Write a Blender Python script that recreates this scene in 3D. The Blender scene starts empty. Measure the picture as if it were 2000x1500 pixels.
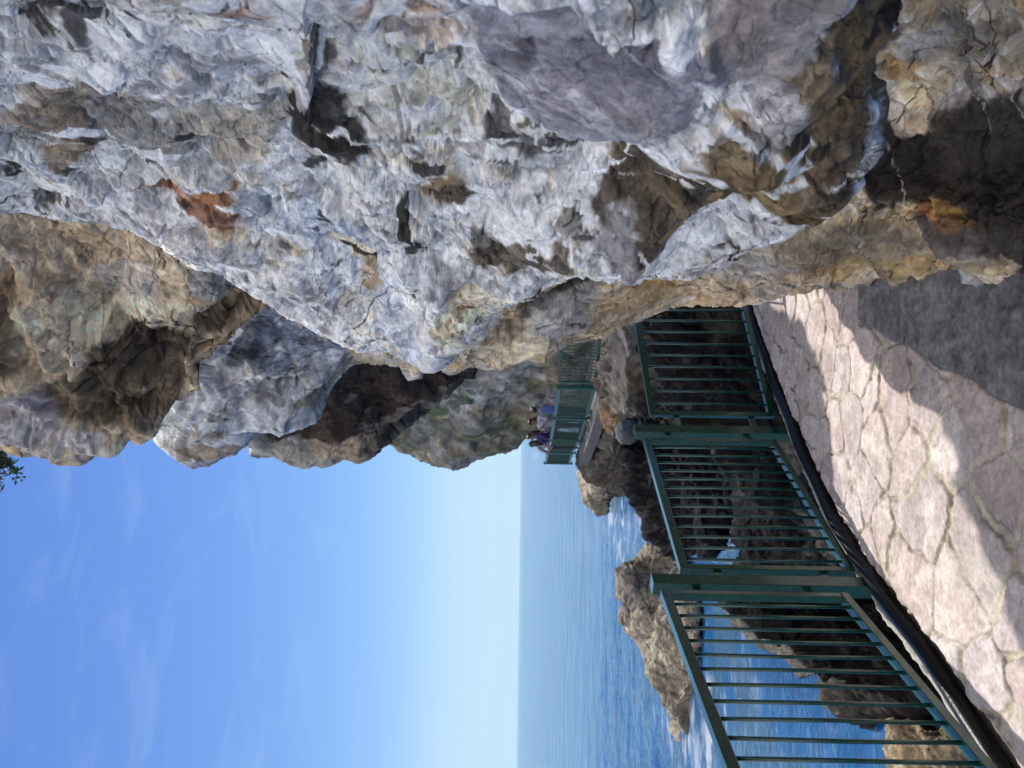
import bpy, bmesh, math, random
import numpy as np
from mathutils import Vector, Matrix

random.seed(7)
S = bpy.context.scene
COL = S.collection
F = 1500.0                       # focal length in photo pixels (2000 wide)
EYE = 1.7
SEA = -3.2

# ---------------------------------------------------------------- camera
# the phone was held upright; the picture file lies on its side, so the camera is rolled by 90 degrees
pitch = math.atan(19 / F)
roll = math.atan(8.5 / 610)
fwd = np.array([0, math.cos(pitch), math.sin(pitch)])
up0 = np.array([0, -math.sin(pitch), math.cos(pitch)])
rt0 = np.array([1.0, 0, 0])
ca, sa = math.cos(roll), math.sin(roll)
cam_x = -ca * up0 + sa * rt0     # image right
cam_y = ca * rt0 + sa * up0      # image up
cam_z = -fwd
CAM = np.array([0, 0, EYE])
cd = bpy.data.cameras.new("camera")
cam = bpy.data.objects.new("camera", cd)
COL.objects.link(cam)
M4 = Matrix.Identity(4)
for i in range(3):
    M4[i][0], M4[i][1], M4[i][2], M4[i][3] = cam_x[i], cam_y[i], cam_z[i], CAM[i]
cam.matrix_world = M4
cd.sensor_fit = 'HORIZONTAL'
cd.sensor_width = 36
cd.lens = 36 * F / 2000
cd.clip_start = 0.05
cd.clip_end = 60000
cd.dof.use_dof = True
cd.dof.focus_distance = 3.0
cd.dof.aperture_fstop = 7.1
S.camera = cam

# ---------------------------------------------------------------- light
SUN_AZ, SUN_EL = math.radians(9.0), math.radians(57)
W = bpy.data.worlds.new("World")
S.world = W
W.use_nodes = True
wn, wl = W.node_tree.nodes, W.node_tree.links
wn.clear()
sky = wn.new('ShaderNodeTexSky')
sky.sky_type = 'NISHITA'
sky.sun_disc = False
sky.sun_elevation = SUN_EL
sky.sun_rotation = SUN_AZ
sky.altitude = 0
sky.air_density = 1.0
sky.dust_density = 0.0
sky.ozone_density = 6.0
bg = wn.new('ShaderNodeBackground')
bg.inputs['Strength'].default_value = 0.10
wo = wn.new('ShaderNodeOutputWorld')
# thin cirrus mixed into the sky
tc = wn.new('ShaderNodeTexCoord')
mp = wn.new('ShaderNodeMapping')
mp.inputs['Scale'].default_value = (2.2, 1.2, 9.0)
mp.inputs['Rotation'].default_value = (0, math.radians(14), 0)
nz = wn.new('ShaderNodeTexNoise')
nz.inputs['Scale'].default_value = 2.4
nz.inputs['Detail'].default_value = 7
nz.inputs['Roughness'].default_value = 0.62
nz.inputs['Distortion'].default_value = 0.6
rmp = wn.new('ShaderNodeValToRGB')
rmp.color_ramp.elements[0].position = 0.52
rmp.color_ramp.elements[0].color = (0, 0, 0, 1)
rmp.color_ramp.elements[1].position = 0.82
rmp.color_ramp.elements[1].color = (0.17, 0.17, 0.17, 1)
mixc = wn.new('ShaderNodeMixRGB')
mixc.inputs[2].default_value = (4.4, 5.6, 6.6, 1)
wl.new(tc.outputs['Generated'], mp.inputs['Vector'])
wl.new(mp.outputs['Vector'], nz.inputs['Vector'])
wl.new(nz.outputs['Fac'], rmp.inputs['Fac'])
wl.new(rmp.outputs['Color'], mixc.inputs[0])
hs = wn.new('ShaderNodeHueSaturation')
hs.inputs['Saturation'].default_value = 1.12
hs.inputs['Hue'].default_value = 0.513
wl.new(sky.outputs['Color'], hs.inputs['Color'])
spx = wn.new('ShaderNodeSeparateColor'); cmb = wn.new('ShaderNodeCombineColor')
wl.new(hs.outputs['Color'], spx.inputs[0])
for i_, K_ in enumerate((3.9, 5.6, 7.8)):
    # c / (1 + (c/K)^3)^(1/3): soft limit per channel that holds down the sky glare
    a_ = wn.new('ShaderNodeMath'); a_.operation = 'DIVIDE'; a_.inputs[1].default_value = K_; wl.new(spx.outputs[i_], a_.inputs[0])
    b_ = wn.new('ShaderNodeMath'); b_.operation = 'POWER'; b_.inputs[1].default_value = 3; wl.new(a_.outputs[0], b_.inputs[0])
    c_ = wn.new('ShaderNodeMath'); c_.operation = 'ADD'; c_.inputs[1].default_value = 1; wl.new(b_.outputs[0], c_.inputs[0])
    d_ = wn.new('ShaderNodeMath'); d_.operation = 'POWER'; d_.inputs[1].default_value = 1 / 3; wl.new(c_.outputs[0], d_.inputs[0])
    e_ = wn.new('ShaderNodeMath'); e_.operation = 'DIVIDE'; wl.new(spx.outputs[i_], e_.inputs[0]); wl.new(d_.outputs[0], e_.inputs[1])
    wl.new(e_.outputs[0], cmb.inputs[i_])
se_ = wn.new('ShaderNodeSeparateXYZ'); wl.new(tc.outputs['Generated'], se_.inputs[0])
hz_ = wn.new('ShaderNodeMapRange'); hz_.interpolation_type = 'SMOOTHSTEP'
hz_.inputs[1].default_value = 0.16; hz_.inputs[2].default_value = 0.0; hz_.inputs[4].default_value = 0.85
wl.new(se_.outputs['Z'], hz_.inputs[0])
mh_ = wn.new('ShaderNodeMixRGB'); mh_.inputs[2].default_value = (3.5, 5.0, 6.1, 1)
wl.new(hz_.outputs[0], mh_.inputs[0]); wl.new(cmb.outputs[0], mh_.inputs[1])
wl.new(mh_.outputs[0], mixc.inputs[1])
# added bright white cloud behind the camera, unseen, to fill the shaded cliff
bk = wn.new('ShaderNodeMapRange'); bk.interpolation_type = 'SMOOTHSTEP'
bk.inputs[1].default_value = 0.22; bk.inputs[2].default_value = 0.78
nb_ = wn.new('ShaderNodeTexNoise'); nb_.inputs['Scale'].default_value = 3.0; nb_.inputs['Detail'].default_value = 6
wl.new(tc.outputs['Generated'], nb_.inputs['Vector'])
ma = wn.new('ShaderNodeMath'); ma.operation = 'MULTIPLY_ADD'; ma.inputs[1].default_value = 0.4
dt = wn.new('ShaderNodeVectorMath'); dt.operation = 'DOT_PRODUCT'; dt.inputs[1].default_value = (-0.50, -0.58, 0.64)
wl.new(tc.outputs['Generated'], dt.inputs[0])
wl.new(nb_.outputs['Fac'], ma.inputs[0]); wl.new(dt.outputs['Value'], ma.inputs[2])
m2_ = wn.new('ShaderNodeMath'); m2_.operation = 'SUBTRACT'; m2_.inputs[1].default_value = 0.20
wl.new(ma.outputs[0], m2_.inputs[0]); wl.new(m2_.outputs[0], bk.inputs[0])
mixb = wn.new('ShaderNodeMixRGB'); mixb.inputs[2].default_value = (8.2, 8.1, 8.3, 1)
wl.new(bk.outputs[0], mixb.inputs[0]); wl.new(mixc.outputs['Color'], mixb.inputs[1])
wl.new(mixb.outputs['Color'], bg.inputs['Color'])
wl.new(bg.outputs['Background'], wo.inputs['Surface'])

sd = bpy.data.lights.new("sun", 'SUN')
sd.energy = 3.2
sd.angle = math.radians(0.53)
sd.color = (1.0, 0.94, 0.86)
sun = bpy.data.objects.new("sun", sd)
COL.objects.link(sun)
sdir = Vector((math.sin(SUN_AZ) * math.cos(SUN_EL), math.cos(SUN_AZ) * math.cos(SUN_EL), math.sin(SUN_EL)))
sun.rotation_euler = sdir.to_track_quat('Z', 'Y').to_euler()
sun.location = sdir * 60

S.view_settings.view_transform = 'Standard'
S.view_settings.look = 'None'
S.view_settings.exposure = 0.68
S.view_settings.gamma = 1.0

# ---------------------------------------------------------------- maths helpers
def P(x, y, d):
    """photo pixel + depth along the view axis -> world point(s)"""
    x, y, d = np.broadcast_arrays(np.asarray(x, float), np.asarray(y, float), np.asarray(d, float))
    a = (x - 1000) / F * d
    b = (750 - y) / F * d
    return (CAM + a[..., None] * cam_x + b[..., None] * cam_y + d[..., None] * fwd)

def onz(x, y, z):
    """photo pixel -> world point on the horizontal plane z"""
    r = (x - 1000) / F * cam_x + (750 - y) / F * cam_y + fwd
    t = (z - EYE) / r[2]
    return CAM + t * r

def h3(ix, iy, iz, seed):
    h = (ix.astype(np.uint32) * np.uint32(374761393)) ^ (iy.astype(np.uint32) * np.uint32(668265263)) ^ \
        (iz.astype(np.uint32) * np.uint32(2147483647 - 94)) ^ np.uint32((seed * 974634777) & 0xffffffff)
    h = (h ^ (h >> np.uint32(13))) * np.uint32(1274126177)
    h = (h ^ (h >> np.uint32(16))) * np.uint32(2246822519)
    h = h ^ (h >> np.uint32(13))
    return (h & np.uint32(0xffffff)).astype(np.float32) / np.float32(16777216.0)

def vnoise(p, seed=0):
    p = p.astype(np.float32)
    f = np.floor(p)
    i = f.astype(np.int64) + 100000
    t = p - f
    t = t * t * t * (t * (t * 6 - 15) + 10)
    out = np.zeros(len(p), np.float32)
    for dx in (0, 1):
        wx = t[:, 0] if dx else 1 - t[:, 0]
        for dy in (0, 1):
            wy = t[:, 1] if dy else 1 - t[:, 1]
            for dz in (0, 1):
                wz = t[:, 2] if dz else 1 - t[:, 2]
                out += wx * wy * wz * h3(i[:, 0] + dx, i[:, 1] + dy, i[:, 2] + dz, seed)
    return out * 2 - 1

def fbm(p, octv=5, seed=0, gain=0.5, lac=2.03):
    a, s, out = 1.0, 0.0, np.zeros(len(p), np.float32)
    q = p.copy()
    for k in range(octv):
        out += a * vnoise(q, seed + k * 17)
        s += a
        a *= gain
        q = q * lac + 3.7
    return out / s * 1.6

def ridged(p, octv=4, seed=0):
    a, s, out = 1.0, 0.0, np.zeros(len(p), np.float32)
    q = p.copy()
    for k in range(octv):
        out += a * (1 - np.abs(vnoise(q, seed + k * 13)) * 2)
        s += a
        a *= 0.5
        q = q * 2.1 + 1.3
    return out / s

def worley(p, seed=0):
    p = p.astype(np.float32)
    f = np.floor(p)
    i = f.astype(np.int64) + 100000
    t = p - f
    n = len(p)
    F1 = np.full(n, 9, np.float32); F2 = np.full(n, 9, np.float32)
    idx = np.zeros(n, np.float32)
    cen = np.zeros((n, 3), np.float32)
    for dx in (-1, 0, 1):
        for dy in (-1, 0, 1):
            for dz in (-1, 0, 1):
                a, b, c = i[:, 0] + dx, i[:, 1] + dy, i[:, 2] + dz
                o = np.stack([dx + h3(a, b, c, seed), dy + h3(a, b, c, seed + 1), dz + h3(a, b, c, seed + 2)], 1)
                v = o - t
                dd = (v * v).sum(1)
                m = dd < F1
                F2 = np.where(m, F1, np.minimum(F2, dd))
                F1 = np.where(m, dd, F1)
                idx = np.where(m, h3(a, b, c, seed + 3), idx)
                cen[m] = v[m]
    return np.sqrt(F1), np.sqrt(F2), idx, cen

def vec_noise(p, seed, octv=3):
    return np.stack([fbm(p, octv, seed), fbm(p, octv, seed + 101), fbm(p, octv, seed + 202)], 1)

def facet(p, cell, seed, warp=0.25, tilt=0.9, off=0.5):
    """blocky fracture relief: each Voronoi cell is a randomly tilted plane"""
    q = p / cell
    q = q + warp * vec_noise(q * 1.7, seed + 40, 3)
    F1, F2, idx, cen = worley(q, seed)
    k = (idx * 1e4)
    d = np.stack([np.sin(k * 1.1), np.sin(k * 2.3 + 1), np.sin(k * 3.7 + 2)], 1)
    disp = off * (idx - 0.5) - tilt * 0.6 * (cen * d).sum(1)
    return disp * cell, F2 - F1, idx

def rotm(seed):
    r = np.random.default_rng(seed)
    q, _ = np.linalg.qr(r.normal(size=(3, 3)))
    return q

def linnoise(p, seed, ids=False):
    """piecewise-linear noise on a tetrahedral lattice: flat facets that meet in sharp straight edges"""
    p = (p @ rotm(seed)).astype(np.float32)
    f = np.floor(p); b = f.astype(np.int64) + 100000
    t = p - f
    o = np.argsort(-t, axis=1)
    ts = np.take_along_axis(t, o, 1)
    cur = b.copy(); rows = np.arange(len(p))
    w = [1 - ts[:, 0], ts[:, 0] - ts[:, 1], ts[:, 1] - ts[:, 2], ts[:, 2]]
    out = w[0] * h3(cur[:, 0], cur[:, 1], cur[:, 2], seed)
    for k in range(3):
        cur[rows, o[:, k]] += 1
        out += w[k + 1] * h3(cur[:, 0], cur[:, 1], cur[:, 2], seed)
    out = out * 2 - 1
    if ids:
        code = h3(b[:, 0] * 3 + o[:, 0], b[:, 1] * 3 + o[:, 1], b[:, 2] * 3 + o[:, 2], seed + 7)
        return out, code
    return out

def sm(a, b, x):
    t = np.clip((x - a) / (b - a), 0, 1)
    return t * t * (3 - 2 * t)

def mix(c, d, m):
    return c * (1 - m[:, None]) + np.asarray(d, np.float32)[None, :] * m[:, None]

def polydist(x, y, pts):
    best = np.full(len(x), 1e9, np.float32); side = np.zeros(len(x), np.float32)
    for (x0, y0), (x1, y1) in zip(pts[:-1], pts[1:]):
        dx, dy = x1 - x0, y1 - y0
        L = dx * dx + dy * dy
        t = np.clip(((x - x0) * dx + (y - y0) * dy) / L, 0, 1)
        ex, ey = x - (x0 + t * dx), y - (y0 + t * dy)
        d = np.hypot(ex, ey)
        m = d < best
        best = np.where(m, d, best)
        side = np.where(m, np.sign(dx * (y - y0) - dy * (x - x0)), side)
    return best, side

# ---------------------------------------------------------------- object helpers
def tag(o, label=None, cat=None, group=None, kind=None):
    if label: o["label"] = label
    if cat: o["category"] = cat
    if group: o["group"] = group
    if kind: o["kind"] = kind
    return o

def empty(name, loc=(0, 0, 0), rz=0.0):
    o = bpy.data.objects.new(name, None)
    o.location = loc
    o.rotation_euler = (0, 0, rz)
    o.empty_display_size = 0.2
    COL.objects.link(o)
    return o

def mesh_obj(name, verts, faces, mat=None, parent=None, smooth=False, col=None):
    me = bpy.data.meshes.new(name)
    verts = np.asarray(verts, np.float32)
    faces = np.asarray(faces, np.int32) if not isinstance(faces, list) else faces
    if isinstance(faces, np.ndarray):
        n, k = faces.shape
        me.vertices.add(len(verts)); me.vertices.foreach_set("co", verts.ravel())
        me.loops.add(n * k); me.loops.foreach_set("vertex_index", faces.ravel())
        me.polygons.add(n)
        me.polygons.foreach_set("loop_start", np.arange(0, n * k, k, dtype=np.int32))
        me.polygons.foreach_set("loop_total", np.full(n, k, np.int32))
        me.polygons.foreach_set("use_smooth", np.full(n, smooth, bool))
        me.update(calc_edges=True)
    else:
        me.from_pydata([tuple(map(float, v)) for v in verts], [], faces)
        for p_ in me.polygons: p_.use_smooth = smooth
    if col is not None:
        a = me.attributes.new("Col", 'FLOAT_COLOR', 'POINT')
        rgba = np.ones((len(verts), 4), np.float32)
        rgba[:, :3] = col
        a.data.foreach_set("color", rgba.ravel())
    me.validate()
    if mat: me.materials.append(mat)
    o = bpy.data.objects.new(name, me)
    COL.objects.link(o)
    if parent: o.parent = parent
    return o

def grid_faces(nr, nc, wrap=False, flip=False):
    r = np.arange(nr - 1)[:, None]
    c = np.arange(nc if wrap else nc - 1)[None, :]
    c2 = (c + 1) % nc
    a = r * nc + c; b = r * nc + c2; e = (r + 1) * nc + c2; f = (r + 1) * nc + c
    q = np.stack([a, b, e, f] if not flip else [a, f, e, b], -1).reshape(-1, 4)
    return q

class MB:
    """collects simple solids into one mesh"""
    def __init__(s): s.bm = bmesh.new()
    def box(s, c, size, rot=None, bevel=0.0):
        r = bmesh.ops.create_cube(s.bm, size=1.0)
        vs = r['verts']
        m = Matrix.Diagonal((*size, 1))
        R = rot.to_4x4() if rot else Matrix.Identity(4)
        bmesh.ops.transform(s.bm, matrix=Matrix.Translation(c) @ R @ m, verts=vs)
        if bevel:
            es = list({e for v in vs for e in v.link_edges})
            bmesh.ops.bevel(s.bm, geom=es, offset=bevel, segments=2, affect='EDGES', profile=0.6)
        return s
    def bar(s, a, b, w, h, up=(0, 0, 1), bevel=0.0):
        a, b = Vector(a), Vector(b)
        y = (b - a); L = y.length; y.normalize()
        u = Vector(up); x = y.cross(u).normalized(); z = x.cross(y)
        R = Matrix((x, y, z)).transposed()
        return s.box((a + b) / 2, (w, L, h), R, bevel)
    def tube(s, pts, r, seg=10, caps=True):
        pts = [Vector(p) for p in pts]
        rs = r if isinstance(r, (list, tuple)) else [r] * len(pts)
        rings = []
        for i, p in enumerate(pts):
            t = (pts[min(i + 1, len(pts) - 1)] - pts[max(i - 1, 0)]).normalized()
            u = Vector((0, 0, 1)) if abs(t.z) < 0.9 else Vector((1, 0, 0))
            x = t.cross(u).normalized(); z = x.cross(t)
            rings.append([s.bm.verts.new(p + rs[i] * (math.cos(k * 2 * math.pi / seg) * x + math.sin(k * 2 * math.pi / seg) * z)) for k in range(seg)])
        for a, b in zip(rings[:-1], rings[1:]):
            for k in range(seg):
                s.bm.faces.new((a[k], a[(k + 1) % seg], b[(k + 1) % seg], b[k]))
        if caps:
            s.bm.faces.new(rings[0][::-1]); s.bm.faces.new(rings[-1])
        return s
    def ball(s, c, r, scale=(1, 1, 1), seg=12, rot=None):
        q = bmesh.ops.create_uvsphere(s.bm, u_segments=seg, v_segments=max(6, seg * 2 // 3), radius=r)
        R = rot.to_4x4() if rot else Matrix.Identity(4)
        bmesh.ops.transform(s.bm, matrix=Matrix.Translation(c) @ R @ Matrix.Diagonal((*scale, 1)), verts=q['verts'])
        return s
    def build(s, name, mat, parent=None, smooth=False):
        bmesh.ops.recalc_face_normals(s.bm, faces=s.bm.faces)
        me = bpy.data.meshes.new(name)
        s.bm.to_mesh(me); s.bm.free()
        for p_ in me.polygons: p_.use_smooth = smooth
        me.materials.append(mat)
        o = bpy.data.objects.new(name, me)
        COL.objects.link(o)
        if parent: o.parent = parent
        return o

# ---------------------------------------------------------------- materials
def newmat(name):
    m = bpy.data.materials.new(name); m.use_nodes = True
    nt = m.node_tree
    return m, nt.nodes, nt.links, nt.nodes['Principled BSDF']

def rock_mat(name, fine=45.0, bump=0.5, dist=0.004, vary=0.35, rough=0.82):
    m, n, l, b = newmat(name)
    at = n.new('ShaderNodeAttribute'); at.attribute_name = 'Col'
    tc = n.new('ShaderNodeTexCoord')
    n1 = n.new('ShaderNodeTexNoise'); n1.inputs['Scale'].default_value = fine; n1.inputs['Detail'].default_value = 8; n1.inputs['Roughness'].default_value = 0.68
    n2 = n.new('ShaderNodeTexNoise'); n2.inputs['Scale'].default_value = fine * 0.22; n2.inputs['Detail'].default_value = 6; n2.inputs['Distortion'].default_value = 0.8
    v = n.new('ShaderNodeTexVoronoi'); v.feature = 'DISTANCE_TO_EDGE'; v.inputs['Scale'].default_value = fine * 0.35
    wp = n.new('ShaderNodeMixRGB'); wp.blend_type = 'ADD'; wp.inputs[0].default_value = 0.06
    for q in (n1, n2): l.new(tc.outputs['Object'], q.inputs['Vector'])
    l.new(tc.outputs['Object'], wp.inputs[1]); l.new(n2.outputs['Color'], wp.inputs[2]); l.new(wp.outputs[0], v.inputs['Vector'])
    mr = n.new('ShaderNodeMapRange'); mr.inputs[1].default_value = 0.3; mr.inputs[2].default_value = 0.7
    mr.inputs[3].default_value = 1 - vary; mr.inputs[4].default_value = 1 + vary
    l.new(n1.outputs['Fac'], mr.inputs[0])
    mr2 = n.new('ShaderNodeMapRange'); mr2.inputs[1].default_value = 0.35; mr2.inputs[2].default_value = 0.65
    mr2.inputs[3].default_value = 1 - vary * .6; mr2.inputs[4].default_value = 1 + vary * .6
    l.new(n2.outputs['Fac'], mr2.inputs[0])
    mu = n.new('ShaderNodeMath'); mu.operation = 'MULTIPLY'; l.new(mr.outputs[0], mu.inputs[0]); l.new(mr2.outputs[0], mu.inputs[1])
    ck = n.new('ShaderNodeMapRange'); ck.inputs[1].default_value = 0.0; ck.inputs[2].default_value = 0.03; ck.inputs[3].default_value = 0.8; ck.inputs[4].default_value = 1.0
    l.new(v.outputs['Distance'], ck.inputs[0])
    sc = n.new('ShaderNodeVectorMath'); sc.operation = 'SCALE'
    l.new(at.outputs['Color'], sc.inputs[0]); l.new(mu.outputs[0], sc.inputs['Scale'])
    l.new(sc.outputs[0], b.inputs['Base Color'])
    rg = n.new('ShaderNodeTexNoise'); rg.noise_type = 'RIDGED_MULTIFRACTAL'; rg.inputs['Scale'].default_value = fine * .3; rg.inputs['Detail'].default_value = 7
    l.new(wp.outputs[0], rg.inputs['Vector'])
    rgm = n.new('ShaderNodeMath'); rgm.operation = 'MULTIPLY_ADD'; rgm.inputs[1].default_value = -0.45; l.new(rg.outputs['Fac'], rgm.inputs[0])
    ad = n.new('ShaderNodeMath'); ad.operation = 'MULTIPLY_ADD'; ad.inputs[1].default_value = 0.35
    l.new(ck.outputs[0], ad.inputs[0]); l.new(n1.outputs['Fac'], ad.inputs[2])
    bp = n.new('ShaderNodeBump'); bp.inputs['Strength'].default_value = bump; bp.inputs['Distance'].default_value = dist * 4
    l.new(ad.outputs[0], rgm.inputs[2]); l.new(rgm.outputs[0], bp.inputs['Height']); l.new(bp.outputs[0], b.inputs['Normal'])
    b.inputs['Roughness'].default_value = rough
    b.inputs['Specular IOR Level'].default_value = 0.3
    return m

def plain(name, col, rough=0.5, metal=0.0, noise=0.0, nscale=20, bump=0.0, spec=0.5):
    m, n, l, b = newmat(name)
    b.inputs['Base Color'].default_value = (*col, 1)
    b.inputs['Roughness'].default_value = rough
    b.inputs['Metallic'].default_value = metal
    b.inputs['Specular IOR Level'].default_value = spec
    tc = n.new('ShaderNodeTexCoord')
    nz = n.new('ShaderNodeTexNoise'); nz.inputs['Scale'].default_value = nscale; nz.inputs['Detail'].default_value = 6
    l.new(tc.outputs['Object'], nz.inputs['Vector'])
    if noise:
        mr = n.new('ShaderNodeMapRange'); mr.inputs[1].default_value = .3; mr.inputs[2].default_value = .7
        mr.inputs[3].default_value = 1 - noise; mr.inputs[4].default_value = 1 + noise
        l.new(nz.outputs['Fac'], mr.inputs[0])
        sc = n.new('ShaderNodeVectorMath'); sc.operation = 'SCALE'; sc.inputs[0].default_value = col
        l.new(mr.outputs[0], sc.inputs['Scale']); l.new(sc.outputs[0], b.inputs['Base Color'])
    if bump:
        bp = n.new('ShaderNodeBump'); bp.inputs['Strength'].default_value = bump; bp.inputs['Distance'].default_value = 0.01
        l.new(nz.outputs['Fac'], bp.inputs['Height']); l.new(bp.outputs[0], b.inputs['Normal'])
    return m

ROCK_NEAR = rock_mat("near_rock", fine=42, bump=0.75, dist=0.003, vary=0.36)
ROCK_MID = rock_mat("cliff_rock", fine=16, bump=0.6, dist=0.008, vary=0.30)
ROCK_FAR = rock_mat("far_rock", fine=4, bump=0.6, dist=0.03, vary=0.35)
ROCK_WET = rock_mat("shore_rock", fine=9, bump=0.7, dist=0.015, vary=0.45, rough=0.75)
ROCK_WET.node_tree.nodes['Principled BSDF'].inputs['Specular IOR Level'].default_value = 0.06
PAVE = rock_mat("paving", fine=55, bump=0.7, dist=0.002, vary=0.24)
GREEN = plain("green_paint", (0.003, 0.044, 0.032), 0.22, noise=0.35, nscale=30, bump=0.04)
PIPE_SPEC = 0.2
GREEN.node_tree.nodes['Principled BSDF'].inputs['Coat Weight'].default_value = 0.25
GREEN.node_tree.nodes['Principled BSDF'].inputs['Coat Roughness'].default_value = 0.12
PIPE = plain("black_plastic", (0.008, 0.008, 0.009), 0.34, noise=0.3, nscale=60, bump=0.15)
PIPE.node_tree.nodes['Principled BSDF'].inputs['Specular IOR Level'].default_value = PIPE_SPEC
CONC = plain("kerb_concrete", (0.34, 0.32, 0.28), 0.9, noise=0.35, nscale=28, bump=0.8)

GREY = (.34, .34, .355); LGREY = (.52, .52, .53); WHITE = (.78, .77, .76); TAN = (.44, .35, .24)
BEIGE = (.56, .48, .37); RUST = (.30, .14, .07); OCHRE = (.42, .28, .13); DARK = (.070, .066, .060)
SLATE = (.15, .145, .165); BROWN = (.25, .185, .12); DBROWN = (.060, .045, .035); YGREY = (.43, .42, .375)
BLUEG = (.38, .41, .46)

# ---------------------------------------------------------------- rock builders
def catmull(rows, ts):
    n = len(rows)
    out = []
    for t in ts:
        i = min(int(t), n - 2); u = t - i
        p0, p1, p2, p3 = rows[max(i - 1, 0)], rows[i], rows[i + 1], rows[min(i + 2, n - 1)]
        # blend of linear and Catmull-Rom so that rock edges stay firm
        cr = 0.5 * ((2 * p1) + (-p0 + p2) * u + (2 * p0 - 5 * p1 + 4 * p2 - p3) * u * u + (-p0 + 3 * p1 - 3 * p2 + p3) * u ** 3)
        out.append(0.5 * cr + 0.5 * (p1 * (1 - u) + p2 * u))
    return np.stack(out)

def resample(pts, n):
    pts = np.asarray(pts, float)
    seg = np.hypot(np.diff(pts[:, 0]), np.diff(pts[:, 1]))
    s = np.concatenate([[0], np.cumsum(seg)]); s /= s[-1]
    t = np.linspace(0, 1, n)
    return np.stack([np.interp(t, s, pts[:, k]) for k in range(pts.shape[1])], 1)

def normals_grid(V, wrap=False):
    if wrap:
        du = np.roll(V, -1, 1) - np.roll(V, 1, 1)
    else:
        du = np.gradient(V, axis=1)
    dv = np.gradient(V, axis=0)
    n = np.cross(du, dv)
    n /= np.linalg.norm(n, axis=-1, keepdims=True) + 1e-9
    return n

def blur(d, shape, k):
    g = d.reshape(shape)
    for ax in (0, 1):
        pad = [(0, 0), (0, 0)]; pad[ax] = (k, k)
        q = np.pad(g, pad, mode='edge'); c = np.cumsum(q, axis=ax, dtype=np.float64)
        n = g.shape[ax]
        hi = np.take(c, np.arange(2 * k, 2 * k + n), axis=ax); lo = np.take(c, np.arange(0, n), axis=ax)
        g = ((hi - lo) / (2 * k)).astype(np.float32)
    return g.ravel()

def relief(p, base, spec, seed, x, y, shape):
    """displacement (metres) from fracture facets, fractal roughness and traced ledges"""
    d = np.zeros(len(p), np.float32)
    info = []
    stretch = spec.get('stretch')
    q = p
    if stretch is not None:
        v = np.asarray(stretch[0], float); v = v / np.linalg.norm(v)
        q = p - (p @ v)[:, None] * v[None, :] * (1 - stretch[1])
    for k, (cell, amp) in enumerate(spec['facets']):
        f, e, idx = facet(q, cell, seed + 31 * k, warp=spec.get('warp', 0.3))
        fd = f * amp - sm(0.09, 0.0, e) * cell * spec.get('crack', 0.05)
        kb = spec.get('blur', (3, 1, 0, 0))[min(k, 3)]
        d += blur(fd, shape, kb) if kb else fd
        info.append((e, idx))
    wq = q + .35 * spec.get('lw', .05) * vec_noise(p * 2.2 / max(spec['lin'][0][0], .01) * .3, seed + 60, 3) if spec.get('lin') else q
    for k, (cell, amp) in enumerate(spec.get('lin', [])):
        f, code = linnoise(wq / cell, seed + 90 + k, True)
        d += f * amp * cell
        info.append((None, code))
    for fr, am in spec['fbm']:
        d += am * fbm(q * fr, 5, seed + int(fr * 7))
    for fr, am in spec.get('ridge', []):
        d += am * (ridged(q * fr, 4, seed + 5) - .3)
    for (poly, *_r) in spec.get('slabs', []):
        d = d * (1 - .72 * inside(x, y, poly, 16, np.zeros(len(x), np.float32)))
    for pts, amp, w, typ in spec.get('lines', []):
        wx = x + 14 * fbm(p * 9, 3, seed + 77); wy = y + 14 * fbm(p * 9, 3, seed + 78)
        dist, side = polydist(wx, wy, pts)
        if typ == 'groove': d -= amp * np.exp(-(dist / w) ** 2)
        elif typ == 'ridge': d += amp * np.exp(-(dist / w) ** 2)
        else: d += amp * np.where(side > 0, np.exp(-dist / w), -np.exp(-(dist / (w * .35))) * .5)
    return d, (info, wq)

def inside(x, y, poly, w, n3):
    pl = list(poly) + [poly[0]]
    dist, _ = polydist(x, y, pl)
    ins = np.zeros(len(x), bool)
    for (xa, ya), (xb, yb) in zip(pl[:-1], pl[1:]):
        ins ^= ((ya > y) != (yb > y)) & (x < (xb - xa) * (y - ya) / ((yb - ya) if yb != ya else 1e-6) + xa)
    return sm(-w * .3, w, np.where(ins, dist, -dist) + w * .5 * n3)

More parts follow.
